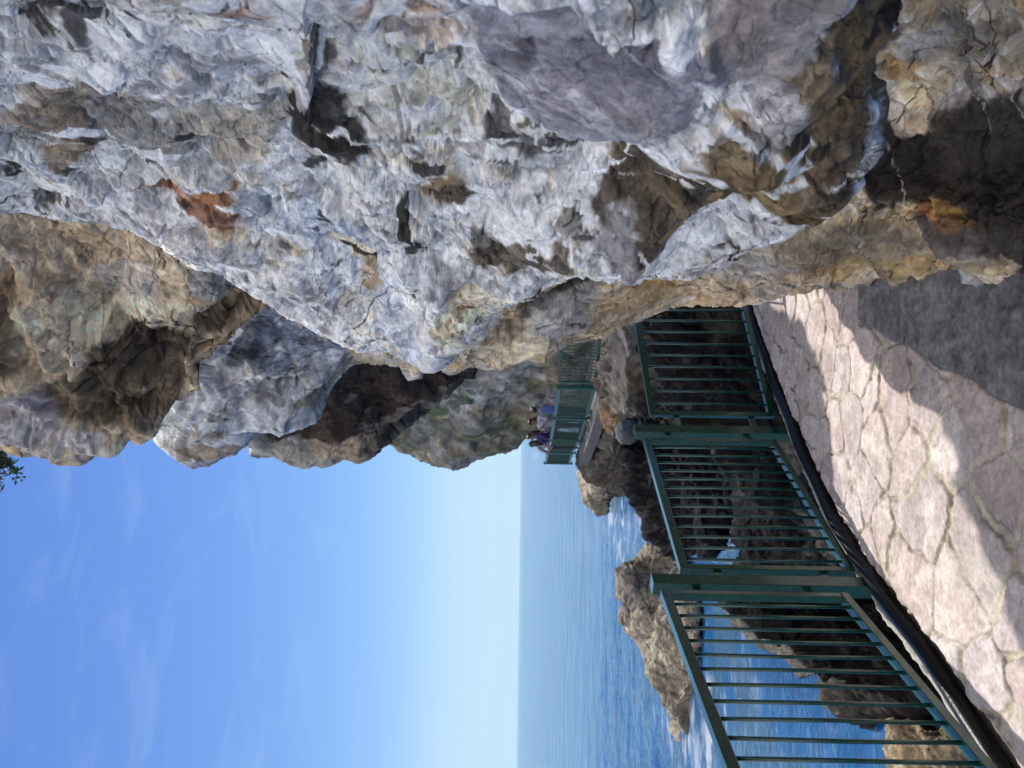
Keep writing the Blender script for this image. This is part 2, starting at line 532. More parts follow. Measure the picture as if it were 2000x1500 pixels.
def colour(p, x, y, info, spec, seed):
    info, wq = info
    lins = [i for i in info if i[0] is None]; info = [i for i in info if i[0] is not None]
    n1 = fbm(p * spec['cf'], 5, seed + 300); n2 = fbm(p * spec['cf'] * 2.3, 5, seed + 320); n3 = fbm(p * spec['cf'] * 5, 4, seed + 340)
    c = np.tile(np.asarray(spec['base'], np.float32), (len(p), 1))
    for col, src, a, b, s in spec.get('mix', []):
        v = {1: n1, 2: n2, 3: n3}[src]
        c = mix(c, col, sm(a, b, v) * s)
    n4 = fbm(p * spec['cf'] * 13, 5, seed + 360, gain=.62)
    for (ci, pal, a, b, s) in spec.get('cells', []):
        e, idx = info[ci]
        pal = np.asarray(pal, np.float32)
        pc = pal[np.minimum((idx * len(pal)).astype(int), len(pal) - 1)]
        m = (sm(a, b, n2 + .3 * n3) * s)[:, None]
        c = c * (1 - m) + pc * m
    if info:
        idx = info[min(1, len(info) - 1)][1]
        c *= (0.86 + 0.28 * idx)[:, None]
    wx = x + spec.get('pw', 26) * fbm(p * spec['cf'] * 2.5, 4, seed + 400)
    wy = y + spec.get('pw', 26) * fbm(p * spec['cf'] * 2.5, 4, seed + 401)
    pal = spec.get('facetpal')
    if pal and lins:
        pal = np.asarray(pal, np.float32)
        for k, st in enumerate(spec.get('facetmix', (.5, .5, .4, .25))[:len(lins)]):
            code = lins[k][1]
            pc = pal[np.minimum((code * len(pal)).astype(int), len(pal) - 1)]
            m = (st * (.35 + .65 * sm(-.4, .5, n2)))[:, None]
            c = c * (1 - m) + pc * m
    for (poly, col, s, w) in spec.get('regions', []):
        pl = list(poly) + [poly[0]]
        dist, _ = polydist(wx, wy, pl)
        ins = np.zeros(len(x), bool)
        for (xa, ya), (xb, yb) in zip(pl[:-1], pl[1:]):
            cnd = ((ya > wy) != (yb > wy)) & (wx < (xb - xa) * (wy - ya) / ((yb - ya) if yb != ya else 1e-6) + xa)
            ins ^= cnd
        sd = np.where(ins, dist, -dist) + w * .8 * n3
        c = mix(c, col, sm(-w * .3, w, sd) * s)
    for (px, py, rx, ry, ang, col, s) in spec.get('patches', []):
        a = math.radians(ang)
        ex, ey = wx - px, wy - py
        u = (ex * math.cos(a) + ey * math.sin(a)) / rx; v = (-ex * math.sin(a) + ey * math.cos(a)) / ry
        r = np.sqrt(u * u + v * v)
        m = sm(1.06, 0.80, r + 0.22 * n3 + .12 * n4)
        c = mix(c, col, m * s)
    for (pts, w, col, s) in spec.get('veins', []):
        dist, _ = polydist(.6 * x + .4 * wx, .6 * y + .4 * wy, pts)
        c = mix(c, col, sm(w, w * .3, dist + w * .5 * n3) * s)
    if spec.get('vein'):
        vf, vw, vc, vs = spec['vein']
        r = np.abs(vnoise(p * vf + .6 * vec_noise(p * vf, seed + 9, 3), seed + 500))
        c = mix(c, vc, sm(vw, 0.0, r) * vs * sm(-.2, .3, n1))
    if lins:
        for k, st in enumerate((.16, .22, .22, .2)[:len(lins)]):
            c *= (1 - st / 2 + st * lins[k][1])[:, None]
    for (vf, vw, vc, vs, th) in spec.get('veinlin', []):
        r = np.abs(linnoise(wq * vf + .06 * n3[:, None], seed + int(vf * 10) + 800))
        c = mix(c, vc, sm(vw, vw * .35, r) * vs * sm(th, th + .4, n1 + .3 * n2))
    if spec.get('lichen'):
        lf, lt, lc, ls = spec['lichen']
        v = fbm(p * lf, 6, seed + 600, gain=.62)
        c = mix(c, lc, sm(lt, lt + .18, v) * ls)
    for (poly, col, s, w) in spec.get('slabs', []):
        m = inside(wx, wy, poly, w, n3)
        c = mix(c, np.asarray(col, np.float32), m * s * .9)
        for (vf, vw, vc, vs) in spec.get('slabvein', []):
            r = np.abs(linnoise(p * vf + .04 * n3[:, None], seed + int(vf * 10) + 880))
            c = mix(c, vc, sm(vw, vw * .2, r) * vs * m)
    if spec.get('contrast'):
        lum = np.maximum(c.mean(1), 1e-3)
        c = c * ((lum / .27) ** (spec['contrast'] - 1))[:, None]
    if spec.get('sat'):
        lum = c.mean(1, keepdims=True)
        c = np.maximum(lum + (c - lum) * spec['sat'], .003) * spec.get('lift', 1.0)
    for e, _ in info[1:3]:
        c = mix(c, np.asarray(spec.get('crackcol', (.06, .05, .04))), sm(.06, .0, e) * spec.get('crackc', .35) * sm(-.3, .3, n2))
    c = c * (1 + spec.get('grain', .35) * n4)[:, None]
    sp = fbm(p * spec['cf'] * 7, 5, seed + 700, gain=.65)
    c = mix(c, spec.get('pit', (.05, .045, .04)), sm(.55, .8, sp) * spec.get('pits', .6))
    return np.clip(c, 0.004, 0.80)

def rock_sheet(name, rows, spec, mat, seed, px=2.0, sil=1, kind=None, label=None, cat=None, mapx=None):
    """a rock mass lofted through rows of (x, y, depth); row 0 is the hidden rear edge, row `sil` the outline"""
    L = max(np.hypot(*np.diff(np.asarray(r, float)[:, :2], axis=0).T).sum() for r in rows)
    nu = int(L / px)
    R = [resample(r, nu) for r in rows]
    ts = []
    for i in range(len(R) - 1):
        dpx = np.hypot(*(R[i + 1] - R[i])[:, :2].T).mean()
        k = max(6, int(dpx / px)) if i >= sil else 24
        ts += list(i + np.linspace(0, 1, k, endpoint=False))
    ts.append(len(R) - 1)
    G = catmull(R, ts)
    V = P(G[..., 0], G[..., 1], G[..., 2])
    N = normals_grid(V)
    vis = np.asarray(ts) >= sil
    flip = (N[vis] * (CAM - V[vis])).sum() < 0
    if flip: N = -N
    nr, nc = V.shape[:2]
    p = V.reshape(-1, 3); x = G[..., 0].ravel(); y = G[..., 1].ravel()
    d, info = relief(p, None, spec, seed, x, y, (nr, nc))
    tt = np.repeat(np.abs(np.asarray(ts) - sil), nc)
    d = d * (spec.get('edge', .65) + (1 - spec.get('edge', .65)) * sm(0, .35, tt))
    c = colour(p, x, y, info, spec, seed)
    p2 = p + N.reshape(-1, 3) * d[:, None]
    o = mesh_obj(name, p2, grid_faces(nr, nc, flip=not flip), mat, smooth=spec.get('smooth', True), col=c)
    tag(o, label, cat, None, kind)
    return o

def rock_solid(name, outline, spec, mat, seed, bulge=0.5, thick=1.5, px=2.0, power=2.0, kind=None, label=None, cat=None, group=None, centre=None):
    """a closed boulder or crag: outline of (x, y, depth) with its own bulge towards and away from the sea"""
    pts = np.asarray(outline, float)
    pts = np.vstack([pts, pts[:1]])
    L = np.hypot(*np.diff(pts[:, :2], axis=0).T).sum()
    n = int(np.clip(L / px / 4, 20, 260)) + 1
    per = 4 * (n - 1)
    o = resample(pts, per + 1)[:-1]
    c0 = o.mean(0) if centre is None else np.array([centre[0], centre[1], o[:, 2].mean()])
    # square grid wrapped onto the outline, so that cells stay even from centre to rim
    iu, iv = np.meshgrid(np.arange(n), np.arange(n))
    u = iu / (n - 1) * 2 - 1; v = iv / (n - 1) * 2 - 1
    r = np.maximum(np.abs(u), np.abs(v)); rs = np.maximum(r, 1e-6)
    pu, pv = u / rs, v / rs
    t = np.where(pv <= -1 + 1e-9, (pu + 1) / 2, np.where(pu >= 1 - 1e-9, 1 + (pv + 1) / 2, np.where(pv >= 1 - 1e-9, 2 + (1 - pu) / 2, 3 + (1 - pv) / 2))) / 4
    tt = t * per
    i0 = np.floor(tt).astype(int) % per; i1 = (i0 + 1) % per; fr = (tt - np.floor(tt))[..., None]
    ring = o[i0] * (1 - fr) + o[i1] * fr
    base = c0 + (ring - c0) * r[..., None]
    hgt = np.clip(1 - r ** power, 0, 1) ** (1 / power)
    side_v, side_c, side_N = [], [], []
    for sgn in (1, -1):
        G = base.copy(); G[..., 2] += (-bulge * hgt) if sgn > 0 else thick * hgt
        V = P(G[..., 0], G[..., 1], G[..., 2])
        N = normals_grid(V)
        view = (N * (CAM - V)).sum()
        up_ = view > 0
        if (view < 0) == (sgn > 0): N = -N
        p = V.reshape(-1, 3); x = G[..., 0].ravel(); y = G[..., 1].ravel()
        d, info = relief(p, None, spec, seed, x, y, (n, n))
        d *= (0.85 + 0.15 * sm(0, .25, (1 - r).ravel()))
        side_c.append(colour(p, x, y, info, spec, seed))
        side_v.append(p + N.reshape(-1, 3) * d[:, None])
        if sgn > 0: front_ok = up_
    idf = np.arange(n * n).reshape(n, n)
    rim = (iu == 0) | (iv == 0) | (iu == n - 1) | (iv == n - 1)
    idb = np.full((n, n), -1); inner = ~rim
    idb[inner] = n * n + np.arange(inner.sum()); idb[rim] = idf[rim]
    p2 = np.vstack([side_v[0], side_v[1].reshape(n, n, 3)[inner]])
    c = np.vstack([side_c[0], side_c[1].reshape(n, n, 3)[inner]])
    q = lambda I: np.stack([I[:-1, :-1], I[:-1, 1:], I[1:, 1:], I[1:, :-1]], -1).reshape(-1, 4)
    f1, f2 = q(idf), q(idb)[:, ::-1]
    if not front_ok: f1, f2 = f1[:, ::-1], f2[:, ::-1]
    ob = mesh_obj(name, p2, np.vstack([f1, f2]), mat, smooth=spec.get('smooth', True), col=c)
    tag(ob, label, cat, group, kind)
    return ob

# ---------------------------------------------------------------- the near overhanging rock
S1 = [(-1400,720,2.7),(-900,700,2.6),(-500,660,2.4),(-220,625,2.3),(-110,560,2.3),(-35,465,2.3),(0,432,2.3),(130,450,2.3),(250,455,2.3),(330,490,2.3),(450,530,2.3),(560,592,2.35),(620,620,2.35),(700,660,2.4),  # leading points lie out of frame: overhang added to keep the sun off
      (780,682,2.4),(840,693,2.4),(880,672,2.35),(930,650,2.3),(960,620,2.25),(1020,597,2.2),(1080,562,2.15),(1140,540,2.1),(1200,527,2.1),
      (1330,527,2.0),(1400,510,1.95),(1480,480,1.85),(1550,457,1.8),(1580,440,1.75),(1600,410,1.7),(1640,370,1.65),(1680,300,1.55),
      (1706,230,1.45),(1692,180,1.4),(1718,110,1.3),(1765,60,1.25),(1775,0,1.2),(1785,-150,1.1)]
B1 = [(x - 50, y - 150, d + .8) for x, y, d in S1]
rows1 = [B1, S1,
  [(-1400,440,2.20),(-700,420,2.10),(-150,330,1.95),(0,340,1.95),(300,345,1.9),(560,350,1.85),(720,470,1.95),(850,590,2.1),(980,500,1.9),(1200,470,1.75),(1330,400,1.5),(1400,305,1.32),(1500,200,1.15),(1580,140,1.05),(1612,60,.97),(1618,0,.92),(1620,-150,.85)],
  [(-1400,310,1.80),(-700,290,1.70),(-150,200,1.5),(0,205,1.5),(300,190,1.42),(600,205,1.38),(800,260,1.42),(1000,270,1.36),(1180,290,1.25),(1280,270,1.15),(1360,180,1.05),(1450,80,.96),(1520,0,.9),(1530,-150,.83)],
  [(-1400,160,1.50),(-700,140,1.40),(-150,80,1.2),(0,80,1.2),(300,60,1.12),(600,60,1.08),(900,80,1.04),(1100,60,.99),(1250,20,.94),(1380,-40,.89),(1450,-120,.83),(1480,-200,.8)],
  [(-1400,-120,1.20),(-700,-140,1.10),(-150,-180,.9),(300,-180,.86),(700,-180,.83),(1100,-180,.8),(1300,-220,.78),(1350,-300,.75)]]
spec1 = dict(
  facets=[(.17, .05), (.06, .07)], blur=(1, 0), crack=.10, warp=.35, contrast=1.75, grain=.26,
  lin=[(.42, .17), (.17, .24), (.07, .26), (.03, .20)], fbm=[(2.2, .010), (9, .003), (40, .0018)], stretch=((0.3, .55, -.75), .8), sat=1.45, lift=1.12,
  facetpal=[GREY, LGREY, WHITE, (.25,.25,.27), BLUEG, (.42,.36,.28), (.60,.62,.66), SLATE, (.50,.42,.30)], facetmix=(.45, .5, .45, .3),
  veinlin=[(3.2, .048, WHITE, .95, -.5), (7, .045, WHITE, .85, -.2), (14, .04, (.66,.66,.66), .6, .0), (5, .014, (.05,.04,.03), .9, -.2), (11, .016, (.06,.05,.04), .8, .0)],
  base=GREY, cf=3.2, smooth=True,
  mix=[(LGREY, 1, -.1, .5, .6), (BLUEG, 2, .1, .5, .6), (BEIGE, 2, .25, .6, .6), (WHITE, 3, .3, .6, .5), (OCHRE, 1, .3, .8, .35)],
  slabs=[([(880,40),(985,245),(1105,305),(1255,305),(1345,262),(1400,150),(1310,105),(1200,70),(1120,-40),(930,-40)], (.205,.197,.225), .85, 22), ([(1375,-40),(1392,110),(1440,190),(1530,165),(1600,110),(1612,-40)], (.27,.245,.24), .8, 20)], slabvein=[(4.5, .02, (.36,.36,.40), .7), (9, .012, (.30,.30,.33), .5)],
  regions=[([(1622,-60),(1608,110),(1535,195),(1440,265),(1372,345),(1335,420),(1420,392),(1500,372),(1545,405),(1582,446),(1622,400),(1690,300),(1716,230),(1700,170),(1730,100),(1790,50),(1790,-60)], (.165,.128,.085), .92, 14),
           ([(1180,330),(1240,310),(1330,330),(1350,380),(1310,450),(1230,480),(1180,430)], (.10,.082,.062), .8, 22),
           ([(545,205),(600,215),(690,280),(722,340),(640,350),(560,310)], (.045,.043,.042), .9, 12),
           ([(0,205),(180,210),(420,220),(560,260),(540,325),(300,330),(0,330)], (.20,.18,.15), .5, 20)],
  lines=[([(190,172),(300,182),(450,202),(612,206)], -.035, 60, 'step'), ([(612,206),(612,60)], -.03, 50, 'step'),
         ([(0,300),(130,303),(200,296),(400,330)], .03, 16, 'groove'), ([(0,425),(200,400),(330,372),(560,372)], -.025, 45, 'step'),
         ([(545,200),(555,300),(640,345),(720,330)], .035, 40, 'groove'), ([(1600,130),(1500,210),(1400,300),(1300,420),(1200,505)], .03, 40, 'ridge'),
         ([(860,560),(835,690)], .03, 40, 'ridge')],
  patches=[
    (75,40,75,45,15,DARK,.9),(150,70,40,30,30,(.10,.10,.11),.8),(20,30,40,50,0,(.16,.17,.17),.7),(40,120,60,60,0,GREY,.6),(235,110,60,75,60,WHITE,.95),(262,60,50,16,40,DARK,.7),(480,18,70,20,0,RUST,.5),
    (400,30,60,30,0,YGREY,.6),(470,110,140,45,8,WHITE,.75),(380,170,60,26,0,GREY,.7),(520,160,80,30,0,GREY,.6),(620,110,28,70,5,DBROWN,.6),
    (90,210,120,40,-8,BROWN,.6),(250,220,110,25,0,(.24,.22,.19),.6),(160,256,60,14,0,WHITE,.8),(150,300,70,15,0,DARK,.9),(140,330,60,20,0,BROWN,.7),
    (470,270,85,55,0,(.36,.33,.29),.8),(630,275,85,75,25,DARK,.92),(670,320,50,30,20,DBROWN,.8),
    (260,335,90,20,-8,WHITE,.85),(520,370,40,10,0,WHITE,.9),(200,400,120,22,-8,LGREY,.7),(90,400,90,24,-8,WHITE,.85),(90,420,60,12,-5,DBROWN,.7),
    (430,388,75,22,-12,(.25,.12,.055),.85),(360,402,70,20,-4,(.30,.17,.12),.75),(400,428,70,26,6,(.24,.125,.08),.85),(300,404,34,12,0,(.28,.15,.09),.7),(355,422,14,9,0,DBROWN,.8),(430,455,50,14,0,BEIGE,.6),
    (560,430,140,60,15,BLUEG,.75),(700,520,150,80,35,BLUEG,.7),(680,500,50,26,25,BEIGE,.85),(690,515,34,10,20,DARK,.95),(710,565,40,28,30,OCHRE,.55),
    (800,560,60,90,-20,LGREY,.6),(800,640,70,40,20,BLUEG,.6),(930,600,90,40,-28,BEIGE,.75),(900,640,60,25,-30,(.55,.46,.36),.6),
    (780,180,170,55,28,YGREY,.85),(730,250,60,40,30,YGREY,.6),(860,250,60,28,30,(.44,.41,.33),.5),
    (870,380,55,48,0,BROWN,.9),(880,395,40,30,0,(.10,.085,.07),.8),(800,450,14,40,-10,DARK,.95),(830,480,8,30,-15,DARK,.9),(790,490,16,14,0,DARK,.9),
    (750,420,30,60,20,GREY,.6),(1000,310,70,30,15,(.15,.15,.145),.85),(1080,300,40,40,0,(.12,.12,.115),.8),(960,265,24,34,0,(.13,.13,.13),.8),
    (980,430,60,45,30,WHITE,.85),(1050,420,90,28,35,WHITE,.85),(1130,400,70,50,0,LGREY,.7),
    (1010,485,110,38,-5,(.15,.125,.09),.85),(950,470,40,30,0,(.12,.11,.09),.7),(1120,500,60,20,-15,BEIGE,.5),
    (1240,400,75,85,20,(.13,.105,.08),.85),(1200,460,60,40,-25,GREY,.7),(1110,430,30,30,0,(.2,.17,.13),.6),
    (1010,110,45,22,-60,(.2,.16,.13),.8),
    (1270,90,80,60,-40,(.19,.185,.20),.85),(1340,70,38,95,-5,(.6,.6,.62),.85),(1180,90,60,40,40,LGREY,.7),(1180,60,14,60,-25,DARK,.7),
    (1450,60,60,90,10,(.25,.21,.19),.8),(1400,130,50,40,0,(.23,.23,.27),.8),(1560,60,50,80,0,(.34,.31,.29),.7),(1560,90,30,30,0,(.2,.24,.27),.5),
    (820,60,130,30,8,(.5,.44,.38),.6),(850,100,60,28,10,(.50,.41,.33),.5),(760,20,80,20,0,(.42,.28,.22),.5),(700,120,40,60,-45,WHITE,.7),
    (1450,330,170,120,-45,BROWN,.9),(1560,250,150,90,-60,(.24,.185,.125),.9),(1660,130,60,130,0,(.22,.165,.11),.9),(1740,30,40,50,0,DBROWN,.9),
    (1500,190,60,40,-35,GREY,.7),(1380,330,80,30,-50,(.10,.09,.075),.8),(1580,400,40,40,0,(.17,.12,.07),.8),
    (1400,430,110,34,-18,(.62,.64,.66),.9),(1480,440,110,26,-16,LGREY,.85),(1430,410,60,18,-20,GREY,.6),(1250,510,110,20,-8,(.64,.65,.67),.85),(1120,530,80,18,-22,(.6,.55,.47),.8)],
  veins=[([(640,60),(760,150),(900,215),(1000,245),(1110,292),(1250,300)], 20, WHITE, .85), ([(880,110),(935,200),(975,235)], 9, WHITE, .7),
         ([(900,330),(980,400),(1060,440)], 26, WHITE, .7),
         ([(600,330),(720,420),(800,560),(838,690)], 12, WHITE, .45), ([(700,240),(770,290),(830,310)], 5, DBROWN, .7)],
  lichen=(9, .55, DARK, .85), crackc=.35, pw=24)
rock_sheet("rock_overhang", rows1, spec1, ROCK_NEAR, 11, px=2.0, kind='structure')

# ---------------------------------------------------------------- tan crag behind it
S2 = [(-200,805,5.6),(0,832,5.5),(40,862,5.5),(100,875,5.5),(150,887,5.5),(190,872,5.5),(270,857,5.5),(310,825,5.5),(335,790,5.5),
      (400,768,5.5),(412,722,5.5),(470,692,5.5),(482,668,5.5),(555,627,5.5),(602,592,5.5),(690,560,5.6)]
B2 = [(x, y - 330, d + 1.1) for x, y, d in S2]
rows2 = [B2, S2,
  [(-200,700,5.2),(0,720,5.1),(200,720,5.1),(350,690,5.15),(450,620,5.25),(560,540,5.35),(660,490,5.45)],
  [(-200,520,4.8),(0,540,4.75),(250,520,4.75),(450,500,4.9),(620,440,5.1)],
  [(-200,330,4.3),(100,340,4.3),(400,340,4.5),(600,330,4.8)]]
spec2 = dict(edge=.75, facets=[(.5, .07), (.2, .07)], blur=(1, 0), lin=[(1.1, .22), (.45, .32), (.18, .34), (.07, .24)], contrast=1.45, grain=.3, fbm=[(1.2, .05), (5, .012), (18, .005)], warp=.35, crack=.06,
  facetpal=[(.46,.36,.26), (.54,.45,.35), (.42,.34,.26), (.37,.345,.33), (.45,.32,.19), (.27,.20,.14), (.56,.46,.34)], facetmix=(.4, .4, .4, .3), veinlin=[(1.6, .022, (.04,.03,.02), .95, -.4), (3.5, .022, (.05,.035,.025), .9, -.2), (7, .02, (.06,.045,.03), .7, 0)],
  sat=1.28, lift=1.05, base=(.46,.36,.255), cf=1.4, mix=[((.38,.355,.33), 1, .2, .7, .5), (BEIGE, 2, .0, .5, .7), (OCHRE, 2, .3, .7, .55), ((.54,.50,.45), 3, .2, .6, .5), (BROWN, 1, -.3, -.8, .5)],
  regions=[([(180,690),(260,640),(340,640),(420,700),(400,760),(330,790),(300,825),(240,850),(170,810)], (.13,.10,.068), .6, 16),
           ([(0,560),(40,600),(90,690),(60,730),(0,720)], (.16,.12,.08), .7, 12)],
  lines=[([(0,560),(60,680),(130,720),(200,760),(260,855)], .10, 14, 'groove'), ([(250,720),(340,660),(430,640),(560,600)], .10, 18, 'groove'),
         ([(90,805),(180,800),(300,790)], .08, 14, 'groove')],
  patches=[(270,700,120,60,-25,DBROWN,.7),(200,780,110,45,5,(.16,.125,.085),.75),(330,760,60,40,-40,BROWN,.7),(60,800,70,50,20,(.35,.33,.35),.8),(110,840,110,30,12,(.42,.40,.40),.7),
           (130,640,110,60,0,(.5,.43,.33),.6),(300,620,110,35,10,BEIGE,.7),(420,560,70,40,20,GREY,.6),(500,560,50,30,30,OCHRE,.5),(400,660,80,25,-20,(.20,.17,.13),.6),(20,620,40,80,0,BROWN,.7),(230,560,90,40,0,GREY,.5)],
  lichen=(3.5, .6, DBROWN, .7), crackc=.5, crackcol=(.06,.045,.03), pw=22)
rock_sheet("cliff_crag", rows2, spec2, ROCK_MID, 23, px=2.0, kind='structure')

# ---------------------------------------------------------------- grey slabs further back
spec3 = dict(facets=[(.7, .06), (.25, .07)], blur=(1, 0), lin=[(1.6, .18), (.6, .26), (.25, .3), (.1, .25)], facetpal=[GREY, BLUEG, LGREY, (.26,.26,.28), (.36,.31,.25), WHITE], facetmix=(.4, .4, .4, .3), sat=1.3, lift=1.05, veinlin=[(1.0, .025, WHITE, .7, -.2), (2.2, .02, (.04,.035,.03), .9, -.3)], contrast=1.45, fbm=[(.8, .06), (3, .02), (12, .008)], ridge=[(1.5, .03)], warp=.35, crack=.05,
  base=(.36,.36,.36), cf=.9, mix=[(BLUEG, 1, .0, .5, .6), (WHITE, 3, .2, .5, .5), (TAN, 2, .15, .6, .5), (SLATE, 2, -.2, -.6, .6)],
  patches=[(500,680,50,60,20,SLATE,.75),(520,780,50,30,0,SLATE,.6),(640,800,100,40,-15,(.34,.28,.20),.7),(720,740,90,40,-20,(.38,.32,.25),.6),(560,820,110,20,-5,(.42,.43,.46),.7),
           (600,690,90,50,20,BLUEG,.7),(420,800,70,40,30,LGREY,.6),(330,830,40,30,30,(.4,.42,.36),.6),(420,870,50,30,-10,BROWN,.7)],
  lichen=(2.5, .55, DARK, .7), crackc=.4)
d3 = 8.6
rock_solid("cliff_slab", [(250,820,d3),(300,838,d3),(400,852,d3),(470,838,d3),(580,832,d3),(640,802,d3),(690,767,d3),(780,722,d3),(840,702,d3),(900,640,d3),(800,560,d3),(600,540,d3),(400,600,d3),(300,700,d3)],
           spec3, ROCK_MID, 35, bulge=.9, thick=.8, px=2.2, kind='structure')
rock_solid("cliff_knob", [(270,800,9.3),(290,848,9.3),(330,868,9.3),(372,899,9.3),(420,899,9.3),(455,872,9.3),(475,845,9.3),(490,800,9.3),(400,740,9.3),(300,740,9.3)],
           spec3, ROCK_MID, 36, bulge=.5, thick=.7, px=2.2, kind='structure')
spec3c = dict(facets=[(.7, .10), (.25, .14)], blur=(1, 0), lin=[(1.4, .2), (.5, .25), (.2, .28)], fbm=[(.8, .06), (3, .02), (12, .01)], warp=.4, crack=.04, base=(.045,.033,.028), cf=.9,  # dark brown base: underside shade put into the rock colour
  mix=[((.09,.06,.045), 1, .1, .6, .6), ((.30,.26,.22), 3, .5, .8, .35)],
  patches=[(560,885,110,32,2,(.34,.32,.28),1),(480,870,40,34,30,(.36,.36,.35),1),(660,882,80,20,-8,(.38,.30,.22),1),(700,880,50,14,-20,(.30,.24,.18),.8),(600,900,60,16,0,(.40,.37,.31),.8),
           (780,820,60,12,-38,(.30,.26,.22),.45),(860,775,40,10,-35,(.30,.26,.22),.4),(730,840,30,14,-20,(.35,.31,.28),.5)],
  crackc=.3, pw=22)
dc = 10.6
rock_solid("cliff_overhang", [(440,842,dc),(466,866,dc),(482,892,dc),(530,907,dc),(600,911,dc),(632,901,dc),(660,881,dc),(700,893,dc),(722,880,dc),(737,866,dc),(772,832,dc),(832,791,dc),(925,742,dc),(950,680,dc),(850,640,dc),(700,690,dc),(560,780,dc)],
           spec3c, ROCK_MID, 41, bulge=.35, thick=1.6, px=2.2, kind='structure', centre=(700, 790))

# ---------------------------------------------------------------- wall along the path and its recess
S4 = [(600,600,4.2),(650,645,4.2),(700,692,4.2),(760,702,4.2),(795,702,4.2),(810,736,4.2),(826,700,4.2),(850,690,4.2),(885,731,4.0),(925,712,4.0),
      (980,725,4.1),(1030,708,4.1),(1065,716,4.15),(1100,690,4.2),(1190,672,4.25),(1260,640,4.3),(1330,602,4.35),(1450,592,4.45),(1500,586,4.4),(1550,570,4.4),(1620,553,4.25),
      (1720,552,3.68),(1830,545,3.15),(1872,530,3.0),(1940,548,2.77),(1965,522,2.7),(2050,520,2.46),(2300,500,2.0)]
B4 = [(x - 20, y - 120, d + 1.4) if x < 1560 else (x + 30, y - 6, d) for x, y, d in S4]
rows4 = [B4, S4,
  [(600,500,3.7),(900,620,3.6),(1150,580,3.75),(1300,530,3.9),(1450,520,3.95),(1600,460,3.55),(1750,430,3.05),(1900,450,2.65),(2050,440,2.36),(2300,420,1.9)],
  [(600,400,3.4),(1000,480,3.4),(1300,440,3.5),(1600,330,3.25),(1750,330,2.95),(1900,330,2.7),(2050,310,2.4),(2300,270,1.9)],
  [(700,250,3.0),(1200,300,3.0),(1600,190,2.9),(1750,150,2.6),(1900,190,2.35),(2050,150,2.1),(2300,100,1.75)],
  [(1000,-150,2.4),(1600,-150,2.0),(1800,-150,1.8),(2050,-150,1.6),(2300,-200,1.35)]]
spec4 = dict(facets=[(.3, .08), (.10, .12)], blur=(1, 0), lin=[(.6, .15), (.24, .24), (.1, .3), (.04, .26)], facetpal=[TAN, GREY, BEIGE, (.28,.23,.17), LGREY, OCHRE], facetmix=(.35, .35, .4, .3), sat=1.35, veinlin=[(2.5, .022, (.04,.03,.025), .9, -.3), (6, .02, (.05,.04,.03), .8, -.1), (4, .02, LGREY, .6, .0)], contrast=1.4, fbm=[(1.8, .02), (7, .007), (25, .003)], ridge=[(4, .02)], warp=.4, crack=.08, stretch=((.1, .5, -.85), .6),
  base=(.37,.32,.25), cf=2.0, mix=[(GREY, 1, .0, .5, .7), (BEIGE, 2, .1, .5, .6), (OCHRE, 2, .3, .65, .6), (LGREY, 3, .2, .6, .45)],
  regions=[([(1690,225),(1760,262),(1830,252),(1900,200),(2000,150),(2400,130),(2400,520),(1965,505),(1900,470),(1800,385),(1720,365),(1640,385),(1650,300)], (.040,.035,.030), .94, 16),  # near-black recess region: its shade is painted into the rock colour
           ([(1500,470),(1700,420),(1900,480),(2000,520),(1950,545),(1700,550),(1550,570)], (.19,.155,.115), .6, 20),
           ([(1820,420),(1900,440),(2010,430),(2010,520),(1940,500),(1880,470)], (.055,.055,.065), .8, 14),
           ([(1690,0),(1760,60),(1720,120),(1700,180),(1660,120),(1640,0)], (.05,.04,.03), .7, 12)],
  lines=[([(1000,640),(1100,570),(1200,530)], .05, 16, 'groove'), ([(1800,262),(1900,240),(2050,180)], .04, 40, 'ridge'), ([(950,655),(1000,650),(1010,700)], .03, 10, 'groove')],
  patches=[(1150,560,100,22,-28,DARK,.8),(1060,610,60,18,-30,(.07,.06,.05),.7),(1100,640,90,40,-25,(.34,.36,.38),.65),(1000,690,70,30,-15,BEIGE,.6),(1250,600,110,30,-20,(.42,.34,.24),.7),(1300,560,60,22,-10,OCHRE,.6),
           (760,680,40,24,20,(.32,.33,.30),.6),(1390,545,100,24,-10,(.34,.28,.2),.6),(1480,520,90,30,-10,GREY,.6),(1650,480,160,50,14,(.24,.215,.18),.75),(1720,520,160,24,4,(.36,.27,.16),.7),(1620,540,110,12,2,BEIGE,.5),
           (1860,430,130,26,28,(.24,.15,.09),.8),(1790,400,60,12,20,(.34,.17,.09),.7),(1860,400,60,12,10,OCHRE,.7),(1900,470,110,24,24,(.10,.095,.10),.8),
           (1760,340,90,70,-30,(.04,.035,.03),.95),(1960,240,170,80,-20,(.075,.068,.058),.9),(1980,350,120,120,0,(.06,.055,.05),.92),(1700,330,60,70,-20,(.035,.03,.026),.9),  # dark patches deepen the painted recess shade
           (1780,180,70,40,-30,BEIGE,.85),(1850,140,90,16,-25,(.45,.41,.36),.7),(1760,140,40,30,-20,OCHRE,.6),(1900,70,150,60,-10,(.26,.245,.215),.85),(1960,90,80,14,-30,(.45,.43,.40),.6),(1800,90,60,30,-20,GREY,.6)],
  lichen=(6, .62, DARK, .7), crackc=.4, crackcol=(.05,.04,.03), pw=20)
rock_sheet("cliff_foot", rows4, spec4, ROCK_MID, 52, px=2.1, kind='structure')
